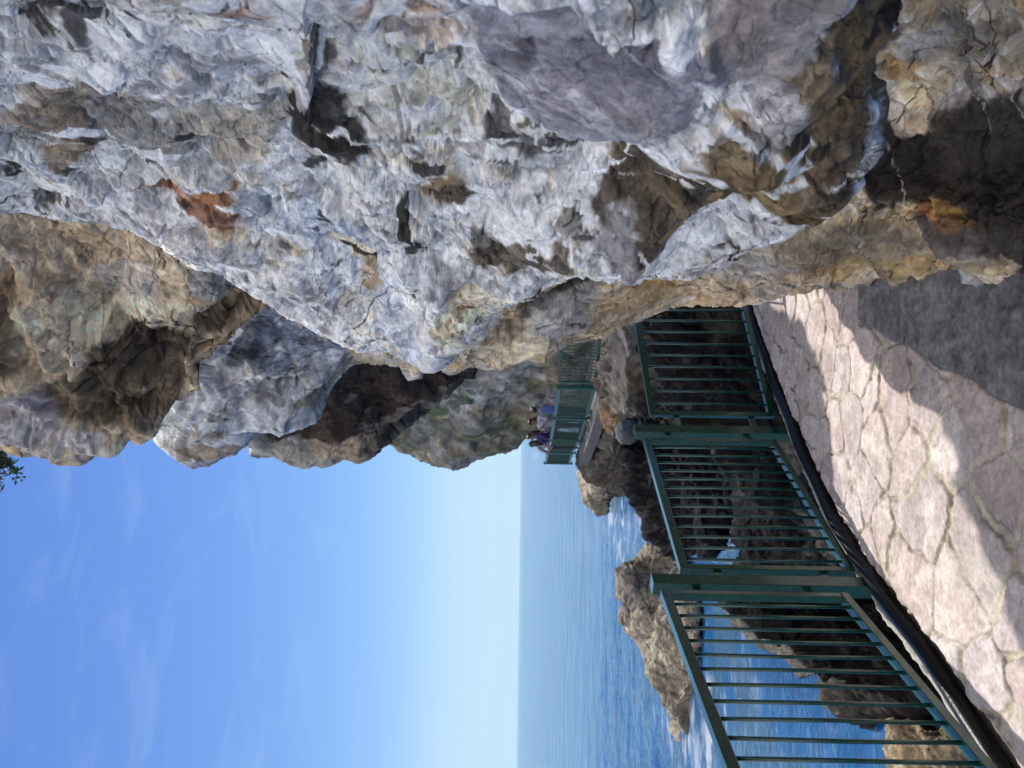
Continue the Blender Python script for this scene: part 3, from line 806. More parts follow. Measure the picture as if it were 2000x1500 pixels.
tag(rock_solid("loose_rock", [(1872,528,2.93),(1880,552,2.93),(1905,560,2.93),(1935,556,2.93),(1955,530,2.93),(1945,505,2.93),(1905,498,2.93),(1880,508,2.93)],
           dict(facets=[(.08, .25)], fbm=[(8, .01)], base=(.34,.34,.35), cf=6, mix=[(WHITE, 2, .2, .6, .5)], crack=.03), ROCK_NEAR, 57, bulge=.06, thick=.1, px=2),
    "small grey rock lying at the cliff foot beside the paving", "rock")

# ---------------------------------------------------------------- far hillside, far path base
d6 = 36.0
spec6 = dict(grain=.5, facets=[(2.2, .10), (.8, .12)], lin=[(1.6, .16), (.6, .22), (.25, .25)], fbm=[(.35, .35), (1.2, .14), (4, .05)], ridge=[(.8, .15)], warp=.4, crack=.03, stretch=((-.5, .2, -.8), .5),
  base=(.155,.15,.115), cf=.3, mix=[((.20,.21,.22), 1, .1, .5, .8), ((.07,.085,.05), 2, .3, .6, .6), ((.24,.19,.12), 3, .25, .6, .6)],
  patches=[(930,760,70,30,-30,(.30,.31,.33),.6),(900,770,40,12,-40,(.04,.07,.04),.7),(860,800,20,10,0,(.04,.075,.04),.8),(780,850,30,12,0,(.04,.07,.04),.7)], lichen=(.8, .55, (.04,.06,.035), .8), crackc=.2, pw=16)
rock_solid("hillside", [(690,850,31),(740,866,31),(772,882,31),(800,886,31),(835,900,30.5),(872,911,30),(905,904,29.5),(930,896,29.5),(960,886,29.3),(1000,869,29),(1016,858,28.8),(1045,848,28.4),(1130,810,27),(1180,740,24.5),(1225,640,20.5),(1235,500,18.2),(900,480,18.5),(700,700,26)],
           spec6, ROCK_FAR, 61, bulge=.6, thick=6, px=1.8, kind='structure', centre=(960, 740))

ZF = -0.2
E = [onz(x, y, ZF) for x, y in [(1196,560),(1190,650),(1178,730),(1165,800),(1148,860),(1131,905)]]
E = [np.array(e) for e in E]
def offs(poly, o):
    """polyline moved sideways to its right by o metres"""
    out = []
    for i, p in enumerate(poly):
        t = poly[min(i + 1, len(poly) - 1)] - poly[max(i - 1, 0)]
        t = t[:2] / np.linalg.norm(t[:2])
        out.append(np.array([p[0] + t[1] * o, p[1] - t[0] * o, p[2]]))
    return out
def strip(name, left, right, z0, z1, mat, n=1, parent=None):
    v, f = [], []
    for a, b in zip(left, right):
        v += [(a[0], a[1], a[2] + z1), (b[0], b[1], b[2] + z1), (b[0], b[1], b[2] + z0), (a[0], a[1], a[2] + z0)]
    m = len(left)
    for i in range(m - 1):
        for k in range(4):
            f.append((i * 4 + k, i * 4 + (k + 1) % 4, i * 4 + 4 + (k + 1) % 4, i * 4 + 4 + k))
    f += [(0, 3, 2, 1), ((m - 1) * 4, (m - 1) * 4 + 1, (m - 1) * 4 + 2, (m - 1) * 4 + 3)]
    o = mesh_obj(name, v, f, mat, parent)
    bm = bmesh.new(); bm.from_mesh(o.data); bmesh.ops.recalc_face_normals(bm, faces=bm.faces); bm.to_mesh(o.data); bm.free()
    return o
FARCON = plain("far_concrete", (.10, .098, .10), .9, noise=.25, nscale=3, bump=.3)
Eo = offs(E, -0.08)
Er = offs(E, 2.0)
tag(strip("far_path", Eo, Er, -.28, 0, FARCON), kind='structure')
# rock under the far path
spec7 = dict(facets=[(1.0, .12), (.4, .15)], blur=(1, 0), lin=[(1.8, .22), (.7, .26), (.28, .28)], fbm=[(.5, .1), (2, .03), (8, .01)], warp=.4, crack=.04, base=(.065,.054,.04), cf=.7,
  mix=[((.10,.065,.035), 2, .1, .5, .7), ((.05,.048,.052), 1, .1, .5, .8), ((.18,.18,.18), 3, .4, .7, .35)],
  patches=[(1190,820,26,22,0,(.15,.075,.035),.7),(1210,900,50,40,0,(.03,.028,.027),.9),(1180,890,30,30,0,(.10,.085,.07),.8)], lichen=(1.6, .6, DARK, .6), crackc=.4, pw=10)
top7 = [(1214,540,16.3),(1209,650,16.6),(1199,730,17.7),(1186,800,19.2),(1167,860,21.5),(1148,905,25.2),(1134,925,27)]
rock_sheet("path_base", [[(x - 4, y - 40, d + 1.2) for x, y, d in top7], top7,
   [(1240,540,15.6),(1232,650,15.9),(1222,730,16.8),(1205,800,18.4),(1185,860,20.6),(1160,915,24.6),(1150,940,27)],
   [(1330,540,14.8),(1310,650,15),(1300,730,15.8),(1280,800,17.2),(1250,870,19.2),(1235,930,23.5),(1200,960,27)],
   [(1420,540,14.3),(1420,650,14.4),(1400,730,15),(1370,800,16),(1330,870,18),(1280,930,22),(1240,965,26.5)]], spec7, ROCK_FAR, 66, px=2, kind='structure')

# ---------------------------------------------------------------- boulders, shore rocks, sea stack
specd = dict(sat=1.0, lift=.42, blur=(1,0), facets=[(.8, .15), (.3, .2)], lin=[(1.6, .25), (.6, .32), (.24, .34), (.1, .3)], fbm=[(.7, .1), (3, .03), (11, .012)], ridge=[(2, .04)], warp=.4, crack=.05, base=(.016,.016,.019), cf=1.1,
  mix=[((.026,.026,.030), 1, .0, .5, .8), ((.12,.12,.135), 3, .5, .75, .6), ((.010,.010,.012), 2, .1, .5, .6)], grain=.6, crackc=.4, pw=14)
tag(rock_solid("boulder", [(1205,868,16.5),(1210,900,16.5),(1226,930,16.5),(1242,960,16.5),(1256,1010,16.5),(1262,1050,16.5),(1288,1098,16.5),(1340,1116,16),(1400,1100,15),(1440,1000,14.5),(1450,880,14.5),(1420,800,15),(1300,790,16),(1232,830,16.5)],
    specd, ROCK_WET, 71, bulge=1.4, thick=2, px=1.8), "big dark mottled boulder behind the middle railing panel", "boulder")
tag(rock_solid("boulder", [(1199,835,15.2),(1202,856,15.2),(1214,868,15.2),(1232,870,15.2),(1246,858,15.2),(1250,838,15.2),(1236,824,15.2),(1212,822,15.2)],
    dict(facets=[(.5, .12)], fbm=[(1.5, .04), (6, .02)], base=(.09,.10,.11), cf=2, mix=[((.15,.155,.16), 2, .1, .5, .5)], crack=.02), ROCK_WET, 72, bulge=.25, thick=.4, px=1.6), "rounded pale grey boulder behind the second railing post", "boulder")
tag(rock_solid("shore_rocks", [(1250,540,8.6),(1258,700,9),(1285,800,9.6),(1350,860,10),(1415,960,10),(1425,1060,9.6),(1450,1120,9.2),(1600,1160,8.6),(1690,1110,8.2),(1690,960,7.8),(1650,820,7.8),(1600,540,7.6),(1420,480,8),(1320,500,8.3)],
    dict(specd, base=(.022,.022,.024), patches=[(1530,900,22,60,-30,(.20,.195,.185),.8),(1590,1030,22,70,-40,(.20,.195,.185),.8),(1500,620,40,60,0,(.10,.10,.105),.5),(1380,620,50,60,0,(.09,.085,.08),.6)]),  # the two lightest patches paint in the sunlit strip below the path
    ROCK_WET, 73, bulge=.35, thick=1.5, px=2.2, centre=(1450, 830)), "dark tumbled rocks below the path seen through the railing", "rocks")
specr = dict(specd, lift=.7, base=(.03,.027,.025), mix=[((.02,.018,.017), 1, .0, .5, .7), ((.12,.105,.09), 3, .4, .7, .5)],
  patches=[(1560,1290,150,60,40,(.16,.145,.125),.6),(1450,1205,30,34,0,(.17,.155,.135),.8),(1500,1250,60,22,40,(.20,.185,.165),.8),(1560,1310,60,20,38,(.18,.165,.145),.8),(1620,1350,50,14,25,(.16,.145,.125),.7)])  # pale patches paint the sunlit crest into the rock colour
tag(rock_solid("ridge_rock", [(1420,1180,17.3),(1440,1225,16.8),(1470,1262,15.8),(1510,1300,14.5),(1545,1335,13.5),(1590,1362,12.5),(1640,1378,11.6),(1700,1394,10.6),(1770,1392,9.6),(1795,1350,9.2),(1810,1280,9),(1780,1200,9.2),(1700,1120,9.8),(1560,1080,11.5),(1450,1110,14.5)],
    specr, ROCK_WET, 74, bulge=.9, thick=1.2, px=2), "pale sunlit rock shelf along the water below the nearest railing panel", "rock")
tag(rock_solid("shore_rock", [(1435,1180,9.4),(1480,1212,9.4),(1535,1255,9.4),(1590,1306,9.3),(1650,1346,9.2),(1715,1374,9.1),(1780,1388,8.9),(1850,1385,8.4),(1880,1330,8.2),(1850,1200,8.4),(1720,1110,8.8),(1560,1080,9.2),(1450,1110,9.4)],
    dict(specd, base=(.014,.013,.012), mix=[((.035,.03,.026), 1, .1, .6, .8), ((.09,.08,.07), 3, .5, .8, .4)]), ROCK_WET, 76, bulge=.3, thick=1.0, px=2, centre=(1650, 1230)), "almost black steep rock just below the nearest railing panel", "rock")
tag(rock_solid("shore_rock", [(1735,1408,9.4),(1746,1450,9.3),(1738,1530,9.4),(1800,1560,9),(1890,1540,8.2),(1892,1450,8.3),(1850,1412,8.7),(1790,1400,9)],
    dict(specd, lift=1.0, base=(.20,.155,.10), mix=[((.06,.045,.03), 1, .0, .5, .8), ((.34,.28,.19), 3, .2, .5, .6)], facets=[(.5, .15), (.2, .15)], lin=[(.5, .25), (.2, .3)]), ROCK_WET, 75, bulge=.4, thick=.6, px=2), "brown knobbly rock awash close to the path edge", "rock")
specs = dict(blur=(1,0), facets=[(.8, .12), (.3, .15)], lin=[(2.2, .18), (.9, .24), (.35, .28), (.15, .25)], fbm=[(.5, .1), (2.5, .03), (9, .012)], ridge=[(1, .05)], warp=.4, crack=.05, base=(.20,.175,.135), cf=.8,
  mix=[((.28,.24,.18), 1, 0, .5, .7), ((.13,.11,.085), 2, .2, .5, .6), ((.4,.36,.29), 3, .3, .6, .5)], patches=[(1240,1175,12,30,20,(.09,.09,.10),.7),(1300,1340,14,40,-25,(.10,.085,.07),.6)], lichen=(1.5, .6, (.08,.07,.055), .7), crackc=.4, pw=8)
ds = 23.0
tag(rock_solid("sea_stack", [(1262,1060,ds),(1240,1095,ds),(1224,1110,ds),(1211,1138,ds),(1219,1165,ds),(1229,1182,ds),(1212,1206,ds),(1222,1230,ds),(1250,1258,ds),(1260,1300,ds),(1272,1345,ds),(1295,1385,ds),(1312,1422,ds),(1337,1460,ds),(1352,1440,22),(1352,1380,21.5),(1350,1320,21),(1362,1250,20.5),(1366,1180,20.5),(1345,1110,21.5),(1300,1068,22.5)],
    specs, ROCK_FAR, 81, bulge=.5, thick=2.2, px=1.6, centre=(1285, 1230)), "tan craggy rock islet standing in the sea beyond the railing", "sea rock")
dh = 40.0
tag(rock_solid("headland_rock", [(1131,926,dh),(1138,955,dh),(1152,985,dh),(1168,1002,dh),(1186,1003,dh),(1196,978,dh),(1214,958,dh),(1240,952,38),(1250,900,36),(1200,870,36),(1150,890,38)],
    dict(specs, patches=[(1225,920,26,40,0,(.03,.03,.03),.9)]), ROCK_FAR, 82, bulge=.8, thick=3, px=1.4), "tan rock point in the sea below the far end of the far railing", "sea rock")

# ---------------------------------------------------------------- sea
def sea():
    ys = np.concatenate([[-400, -60, -10], np.linspace(0, 6, 10), np.linspace(6.2, 45, 340), np.geomspace(46, 40000, 120)])
    xs1 = np.concatenate([-np.geomspace(40000, 26, 60), np.linspace(-25, 8, 280), np.geomspace(9, 40000, 50)])
    X, Y = np.meshgrid(xs1, ys)
    p = np.stack([X.ravel(), Y.ravel(), np.zeros(X.size)], 1)
    near = np.exp(-np.maximum(p[:, 1] - 25, 0) / 25) * (np.abs(p[:, 0]) < 80)
    z = SEA + near * (.05 * fbm(p * np.array([.5, .9, 1]), 4, 5) + .018 * fbm(p * np.array([2.2, 3.2, 1]), 3, 8))
    p[:, 2] = z
    foam_glitter = np.zeros(len(p), np.float32)
    w = p + np.concatenate([1.2 * vec_noise(p * .6, 3, 4)[:, :2], np.zeros((len(p), 1))], 1)
    for (x, y), r, s in FOAM_GLITTER:
        c = onz(x, y, SEA)
        d = np.hypot((w[:, 0] - c[0]) / r[0], (w[:, 1] - c[1]) / r[1])
        foam_glitter = np.maximum(foam_glitter, .85 * s * sm(1.0, .2, d))
    foam_glitter *= sm(.0, .45, fbm(p * np.array([1.1, 2.0, 1]), 5, 77, gain=.65))
    col = np.tile(np.array([.012, .075, .15], np.float32), (len(p), 1))
    far = sm(12, 60, p[:, 1])
    col = mix(np.tile(np.array([.014, .085, .22], np.float32), (len(p), 1)), (.006, .095, .25), far)
    vv = fbm(p * np.array([.25, .5, 1]), 4, 91)
    col = mix(col, (.05, .10, .11), sm(.1, .6, vv) * .5 * (1 - far)); col = mix(col, (.010, .045, .13), sm(.0, -.6, vv) * .6)
    col = mix(col, (.60, .62, .66), foam_glitter)
    return mesh_obj("sea", p, grid_faces(len(ys), len(xs1)), None, smooth=True, col=col)
FOAM_GLITTER = [((1360,1300), (1.6, 2.6), .75), ((1380,1420), (2.2, 2.0), .7), ((1350,1470), (2.0, 2.4), .6), ((1300,1440), (1.2, 2.5), .5), ((1420,1380), (2.0, 1.6), .4), ((1205,985), (5, 7), .8), ((1235,1000), (3, 5), .45),  # white surf, plus sun glitter painted into the water colour
        ((1860,1440), (.9, .8), .7), ((1740,1420), (.7, .9), .45), ((1460,1180), (1.2, 2), .35)]
SEAO = sea()
m, n, l, b = newmat("sea_water")
at = n.new('ShaderNodeAttribute'); at.attribute_name = 'Col'
l.new(at.outputs['Color'], b.inputs['Base Color'])
b.inputs['Roughness'].default_value = 0.07
b.inputs['IOR'].default_value = 1.33
b.inputs['Specular IOR Level'].default_value = 0.34
tcn = n.new('ShaderNodeTexCoord')
w1 = n.new('ShaderNodeTexNoise'); w1.inputs['Scale'].default_value = 2.6; w1.inputs['Detail'].default_value = 6; w1.inputs['Distortion'].default_value = .4; w1.inputs['Roughness'].default_value = .6
mpw = n.new('ShaderNodeMapping'); mpw.inputs['Scale'].default_value = (.55, 1.0, 1)
l.new(tcn.outputs['Object'], mpw.inputs['Vector']); l.new(mpw.outputs[0], w1.inputs['Vector'])
w2 = n.new('ShaderNodeTexNoise'); w2.inputs['Scale'].default_value = .35; w2.inputs['Detail'].default_value = 5
l.new(mpw.outputs[0], w2.inputs['Vector'])
b1 = n.new('ShaderNodeBump'); b1.inputs['Strength'].default_value = .8; b1.inputs['Distance'].default_value = .24
b2 = n.new('ShaderNodeBump'); b2.inputs['Strength'].default_value = .7; b2.inputs['Distance'].default_value = .8
l.new(w1.outputs['Fac'], b1.inputs['Height']); l.new(w2.outputs['Fac'], b2.inputs['Height'])
w3 = n.new('ShaderNodeTexNoise'); w3.inputs['Scale'].default_value = 9; w3.inputs['Detail'].default_value = 4; l.new(mpw.outputs[0], w3.inputs['Vector'])
b3 = n.new('ShaderNodeBump'); b3.inputs['Strength'].default_value = 1.0; b3.inputs['Distance'].default_value = .05; l.new(w3.outputs['Fac'], b3.inputs['Height'])
l.new(b2.outputs[0], b1.inputs['Normal']); l.new(b1.outputs[0], b3.inputs['Normal']); l.new(b3.outputs[0], b.inputs['Normal'])
SEAO.data.materials.append(m)
tag(SEAO, kind='structure')

# ---------------------------------------------------------------- railing geometry (near)
HP = 0.89
def bot(x, y, d): return np.array(P(x, y, d))
p1f = bot(1655, 1165, 3.75); p1n = bot(1916, 1496, 2.62)
p1n = p1f + (p1n - p1f) * 1.62; p1n[2] = p1f[2] - .02
p2n = bot(1671, 1121, 4.0); p2f = bot(1514, 863, 5.31)
p3n = bot(1512, 816, 5.64); p3f = bot(1456, 594, 6.13)
p3f = p3n + (p3f - p3n) * 1.25
post1 = bot(1703, 1148, 3.87); post2 = bot(1560, 848, 5.47)
dir3 = (p3f - p3n); dir3[2] = 0; dir3 /= np.linalg.norm(dir3)
post3 = p3f + dir3 * .13; post3[2] = post2[2]
dir1 = (p1f - p1n); dir1[2] = 0; dir1 /= np.linalg.norm(dir1)
post0 = p1n - dir1 * .13; post0[2] = post1[2] + .12
RAIL = tag(empty("railing", tuple(post1)), "green painted metal railing with vertical bars along the near path edge", "railing")
def local(o):
    return o
RINV = Matrix.Translation(-Vector(post1))
def reloc(o):
    o.data.transform(RINV); return o
def ang(d): return math.atan2(-d[0], d[1])
def post(base, dirv, top_z, size=.075):
    Rz = Matrix.Rotation(ang(dirv), 3, 'Z')
    base = np.array(base); base[2] -= .25
    h = top_z - base[2]
    m_ = MB().box((base[0], base[1], base[2] + h / 2), (size, size, h), Rz, .003)
    o = m_.build("post", GREEN, RAIL); reloc(o)
    cp = MB().box((base[0], base[1], top_z + .003), (size + .006, size + .006, .006), Rz).build("cap", GREEN, o); reloc(cp)
    return o
def panel(a, b_, start, end, pitch_=.105):
    a, b_ = np.array(a), np.array(b_)
    up = np.array([0, 0, HP])
    t = (b_ - a); L = np.linalg.norm(t); t = t / L
    fr = MB()
    tw = .045
    fr.bar(a + up, b_ + up, .045, .045, bevel=.003)
    fr.bar(a + [0, 0, .02], b_ + [0, 0, .02], .045, .040, bevel=.003)
    h = Vector((t[0], t[1], 0)).normalized()
    for q in (a, b_):
        s = 1 if q is a else -1
        c = Vector(q) + h * (.018 * s)
        fr.bar(c + Vector((0, 0, .04)), c + Vector((0, 0, HP - .0225)), .040, .036, up=(h.x, h.y, 0), bevel=.003)
    o = fr.build("panel_frame", GREEN, RAIL); reloc(o)
    n = int(round(L / pitch_))
    for k in range(1, n):
        q = a + t * L * k / n
        w = [random.uniform(-.004, .004) for _ in range(2)]
        pts = [q + [0, 0, .04], q + [w[0], w[1], HP * .5], q + [0, 0, HP - .02]]
        reloc(MB().tube(pts, .0088, 8).build("bar", GREEN, o, True))
    return o
def bracket(a, b_, z):
    a, b_ = np.array(a), np.array(b_)
    a[2] += z; b_[2] = a[2]
    reloc(MB().bar(a, b_, .012, .045, bevel=.002).build("bracket", GREEN, RAIL))
post(post1, (p2f - p2n), float(P(1276, 1137, 3.87)[2]))
post(post2, (p3f - p3n) * .5 + (p2f - p2n) * .5, float(P(1241, 845, 5.47)[2]))
post(post3, dir3, float(P(1241, 845, 5.47)[2]))
post(post0, dir1, float(P(1276, 1137, 3.87)[2]) + .12)
panel(p1n, p1f, 0, 0); panel(p2n, p2f, 0, 0); panel(p3n, p3f, 0, 0)
for z in (.17, HP - .17):
    bracket(p1f, np.array([post1[0], post1[1], p1f[2]]), z); bracket(p2n, np.array([post1[0], post1[1], p2n[2]]), z)
    bracket(p2f, np.array([post2[0], post2[1], p2f[2]]), z); bracket(p3n, np.array([post2[0], post2[1], p3n[2]]), z)
    bracket(p3f, np.array([post3[0], post3[1], p3f[2]]), z); bracket(p1n, np.array([post0[0], post0[1], p1n[2]]), z)

# ---------------------------------------------------------------- path, kerb, pipe
def pathz(y):
    return np.interp(y, [0, 3.5, 5.6, 9], [-.02, -.05, -.19, -.2])
edge_px = [(1980,1500),(1916,1390),(1848,1280),(1768,1195),(1694,1100),(1634,1000),(1584,900),(1545,800),(1499,700),(1472,600)]
edge_w = []
for x_, y_ in edge_px:
    q = onz(x_, y_, -.05)
    for _ in range(4): q = onz(x_, y_, float(pathz(q[1])))
    edge_w.append(np.array(q))
e0 = edge_w[0] + (edge_w[0] - edge_w[1]) / np.linalg.norm(edge_w[0] - edge_w[1]) * 1.4
e1 = edge_w[-1] + (edge_w[-1] - edge_w[-3]) / np.linalg.norm(edge_w[-1] - edge_w[-3]) * 2.6
rr_ = resample([tuple(q) for q in [e0] + edge_w + [e1]], 300)
k_ = np.ones(41) / 41
for c_ in range(2):
    e_ = np.concatenate([rr_[0, c_] + (np.arange(-20, 0) * (rr_[1, c_] - rr_[0, c_])), rr_[:, c_], rr_[-1, c_] + (np.arange(1, 21) * (rr_[-1, c_] - rr_[-2, c_]))])
    rr_[:, c_] = np.convolve(e_, k_, 'valid')
rr_[:, 2] = pathz(rr_[:, 1])
rline = [np.array(r) for r in rr_]
def blur_col(c, shape):
    return np.stack([blur(c[:, k].astype(np.float32), shape, 1) for k in range(3)], 1)
def paving():
    left = np.array(rline)
    # right edge runs under the foot of the cliff
    ry = np.linspace(left[0, 1], 6.6, len(left))
    right = np.stack([np.interp(ry, [0, 3, 4.5, 6.0, 6.6], [.75, .75, .95, 1.3, 3.5]), ry], 1)
    nt = 360
    t = np.linspace(0, 1, nt)
    # resample along
    idx = np.linspace(0, len(left) - 1, 1150)
    Lx = np.stack([np.interp(idx, np.arange(len(left)), left[:, k]) for k in (0, 1)], 1)
    Rx = np.stack([np.interp(idx, np.arange(len(right)), right[:, k]) for k in (0, 1)], 1)
    XY = Lx[:, None, :] * (1 - t)[None, :, None] + Rx[:, None, :] * t[None, :, None]
    x = XY[..., 0].ravel(); y = XY[..., 1].ravel()
    p = np.stack([x, y, np.zeros(x.size)], 1)
    q = p.copy()
    q[:, :2] += .05 * vec_noise(p * 3.0, 900, 3)[:, :2] + .012 * vec_noise(p * 14, 950, 3)[:, :2]
    # crazy paving: two sizes of stone
    # rotate for less regular arrangement
    a = .5
    g = np.stack([q[:, 0] * math.cos(a) - q[:, 1] * math.sin(a), q[:, 0] * math.sin(a) + q[:, 1] * math.cos(a)], 1)
    f = np.floor(g / .31).astype(np.int64)
    F1 = np.full(len(p), 9.); F2 = np.full(len(p), 9.); ID = np.zeros(len(p))
    best = np.zeros((len(p), 2)); sec = np.zeros((len(p), 2))
    for dx in range(-2, 3):
        for dy in range(-2, 3):
            i, j = f[:, 0] + dx, f[:, 1] + dy
            cx = (i + .08 + .84 * h3(i + 5000, j + 5000, i * 0, 3)) * .31; cy = (j + .08 + .84 * h3(i + 5000, j + 5000, i * 0, 4)) * .31
            wgt = .07 * (h3(i + 5000, j + 5000, i * 0, 6) - .5)
            dd = np.hypot(g[:, 0] - cx, g[:, 1] - cy) - wgt
            m_ = dd < F1
            m2 = (~m_) & (dd < F2)
            F2 = np.where(m_, F1, np.where(m2, dd, F2))
            F1 = np.where(m_, dd, F1)
            ID = np.where(m_, h3(i + 5000, j + 5000, i * 0, 5), ID)
    gap = (F2 - F1) * .6
    jw = .007 + .010 * sm(-.2, .6, fbm(p * 2.4, 3, 960))      # joint width varies
    n1 = fbm(p * 5, 5, 970); n2 = fbm(p * 22, 4, 980); n3 = fbm(p * 60, 3, 990)
    joint = sm(jw * 1.45, jw * .6, gap + .004 * n2)
    z = pathz(y) + (1 - joint) * (.006 + .008 * (ID - .5)) + .003 * n1 * (1 - joint) + .0025 * n2 * (.4 + joint) - joint * .004 - sm(.006, .0, np.abs(gap - jw)) * .004
    z += (1 - joint) * (.0022 * fbm(p * 34, 4, 1010) + .003 * linnoise(p * 9 + .2 * n2[:, None], 1011) + .0015 * linnoise(p * 26, 1012))
    # tilt of each stone and chipped layers
    z += (1 - joint) * .006 * np.floor(2.5 * sm(-.3, .7, n1 + .3 * n2)) / 2.5
    k = ID * 1000
    stone = np.stack([0.515 + .05 * np.sin(k), .44 + .05 * np.sin(k) + .015 * np.sin(k * 3), .42 + .05 * np.sin(k) + .022 * np.sin(k * 3)], 1)
    stone *= (.88 + .10 * n1 + .08 * n2)[:, None]
    stone = mix(stone, (.60, .55, .50), sm(.2, .6, fbm(p * 7, 4, 995)) * .5)
    stone = mix(stone, (.44, .42, .37), sm(.35, .6, fbm(p * 3, 3, 996)) * .45)
    fl, fid = linnoise(p * 7 + .25 * n1[:, None], 1013, True)
    stone *= (.88 + .16 * fid)[:, None]
    stone = mix(stone, (.62, .58, .53), sm(.03, .0, np.abs(fl)) * sm(.0, .4, n1) * .6)
    stone = mix(stone, (.26, .22, .20), sm(.5, .8, fbm(p * 30, 4, 1014)) * .45)
    mort = np.tile(np.array([.40, .36, .28]), (len(p), 1)) * (1 + .18 * n2 + .1 * n3)[:, None]
    edge = sm(.008, .0, np.abs(gap - jw * 1.05)) * sm(.0, .5, fbm(p * 6, 3, 997))
    c = stone * (1 - joint)[:, None] + mort * joint[:, None]
    c = mix(c, (.07, .06, .045), edge * .6)
    # plain concrete strip against the cliff foot
    a0 = onz(1690, 640, -.06); a1 = onz(2000, 790, -.05)
    lx = np.interp(y, [a1[1] - 1.6, a1[1], a0[1]], [a1[0] - .46, a1[0], a0[0]]) + .02 * fbm(p * 4, 4, 998)
    con = sm(-.004, .004, x - lx) * sm(.02, -.02, y - (a0[1] + .10 + .05 * n1))
    cc = np.tile(np.array([.150, .152, .155]), (len(p), 1)) * (1 + .22 * n1 + .25 * n2 + .28 * n3 - .22 * sm(.35, .6, fbm(p * 9, 5, 1001)) - .5 * sm(.012, .0, np.abs(fbm(p * 2.2, 4, 1002))))[:, None]
    c = c * (1 - con)[:, None] + cc * con[:, None]
    crk = sm(.008, .0, np.abs(x - lx)) * (y < a0[1] + .1)
    c = mix(c, (.04, .036, .032), crk * .8)
    zc = pathz(y) + .012 + .005 * n2 + .002 * n3 + .004 * n1
    z = z * (1 - con) + zc * con - crk * .008
    z = blur(z.astype(np.float32), (1150, nt), 1).astype(float)
    # ragged outer edge
    tt = np.tile(t, 1150)
    eg = sm(.03, .0, tt)
    x2 = x.copy(); 
    jag = .03 * np.round(fbm(np.stack([x * 0, y * 6, x * 0], 1), 3, 12) * 2) / 2 + .008 * n2
    x2 += eg * jag
    z = z - sm(.012, .0, tt) * .05
    return mesh_obj("path", np.stack([x2, y, z], 1), grid_faces(1150, nt), PAVE, smooth=True, col=np.clip(c, .01, .7))
tag(paving(), kind='structure')
# bed under the kerb and railing, rock retaining wall below
lo = offs(rline, -.15); hi = offs(rline, .03)
tag(strip("path_bed", lo, hi, -.5, -.035, plain("bed_concrete", (.12, .11, .095), .95, noise=.4, nscale=25, bump=.8)), kind='structure')
def kerb():
    v, nseg = [], 9
    c = offs(rline, -.125)
    for i, p in enumerate(c):
        t = c[min(i + 1, len(c) - 1)] - c[max(i - 1, 0)]; t /= np.linalg.norm(t)
        r = np.array([t[1], -t[0], 0])
        for k in range(nseg):
            a = math.pi * k / (nseg - 1)
            q = p + r * math.cos(a) * .030 + np.array([0, 0, -.05 + .065 * math.sin(a) ** .7])
            v.append(q)
    v = np.array(v)
    v += .010 * vec_noise(v * 22, 31, 4) * np.array([1, 1, .8])
    o = mesh_obj("kerb", v, grid_faces(len(c), nseg), CONC, smooth=True)
    return o
tag(kerb(), kind='structure')
pc = offs(rline, -.056)
pc = [p + np.array([0, 0, .006 + .006 * math.sin(i * .23)]) for i, p in enumerate(pc)][::4]
pp = MB().tube(pc, .038, 20).build("pipe", PIPE, None, True)
tag(pp, "black plastic pipe lying along the path edge under the railing", "pipe")
# retaining wall under the path edge
def wall():
    c = offs(rline, -.152)
    nz_ = 60
    v = []
    for z_ in np.linspace(-.04, SEA - .6 + .04, nz_):
        for i, p in enumerate(c):
            v.append((p[0], p[1], p[2] + z_))
    v = np.array(v)
    nrm = np.array(offs(c, -1.0)) - np.array(c)
    nn = np.tile(nrm, (nz_, 1))
    dep = -(v[:, 2])
    d = (.10 * fbm(v * 1.5, 4, 5) + .05 * facet(v, .4, 6)[0] * 3) * sm(.05, .5, dep) + .55 * sm(.12, 1.6, dep)
    v = v + nn * d[:, None]
    n1 = fbm(v * 2, 4, 9)
    c_ = mix(np.tile(np.array([.022, .020, .019], np.float32), (len(v), 1)), (.06, .055, .05), sm(0, .6, n1))
    return mesh_obj("retaining_wall", v, grid_faces(nz_, len(c)), ROCK_WET, smooth=True, col=c_)
tag(wall(), kind='structure')

# ---------------------------------------------------------------- far railing
FR = tag(empty("railing", tuple(E[2])), "distant green railing along the far path round the cove", "railing")
FINV = Matrix.Translation(-Vector(E[2]))
def frel(o): o.data.transform(FINV); return o
fp_px = [(1188, 640), (1175, 755), (1157, 816), (1143, 860), (1129, 884), (1122, 905)]
fposts = [onz(x - 4, y, ZF) for x, y in fp_px]
for q in fposts:
    m_ = MB().box((q[0], q[1], ZF + .53), (.09, .09, 1.06), None, .004).build("post", GREEN, FR); frel(m_)
for a, b_ in zip(fposts[:-1], fposts[1:]):
    a, b_ = np.array(a), np.array(b_)
    t = (b_ - a); L = np.linalg.norm(t); t /= L
    a2, b2 = a + t * .14, b_ - t * .14
    fr = MB()
    for z in (.12, .98): fr.bar(a2 + [0, 0, z], b2 + [0, 0, z], .06, .08)
    for q in (a2, b2): fr.bar(q + [0, 0, .12], q + [0, 0, .98], .05, .05, up=(t[0], t[1], 0))
    for z in (.25, .85):
        fr.bar(a + [0, 0, z], a2 + [0, 0, z], .02, .05); fr.bar(b2 + [0, 0, z], b_ + [0, 0, z], .02, .05)
    o = fr.build("panel_frame", GREEN, FR); frel(o)
    n_ = max(3, int((L - .28) / .105))
    bb = MB()
    for k in range(1, n_):
        q = a2 + (b2 - a2) * k / n_
        bb.tube([q + [0, 0, .12], q + [0, 0, .98]],   .013, 6)
    g_ = bb.build("infill", GREEN, o); frel(g_)

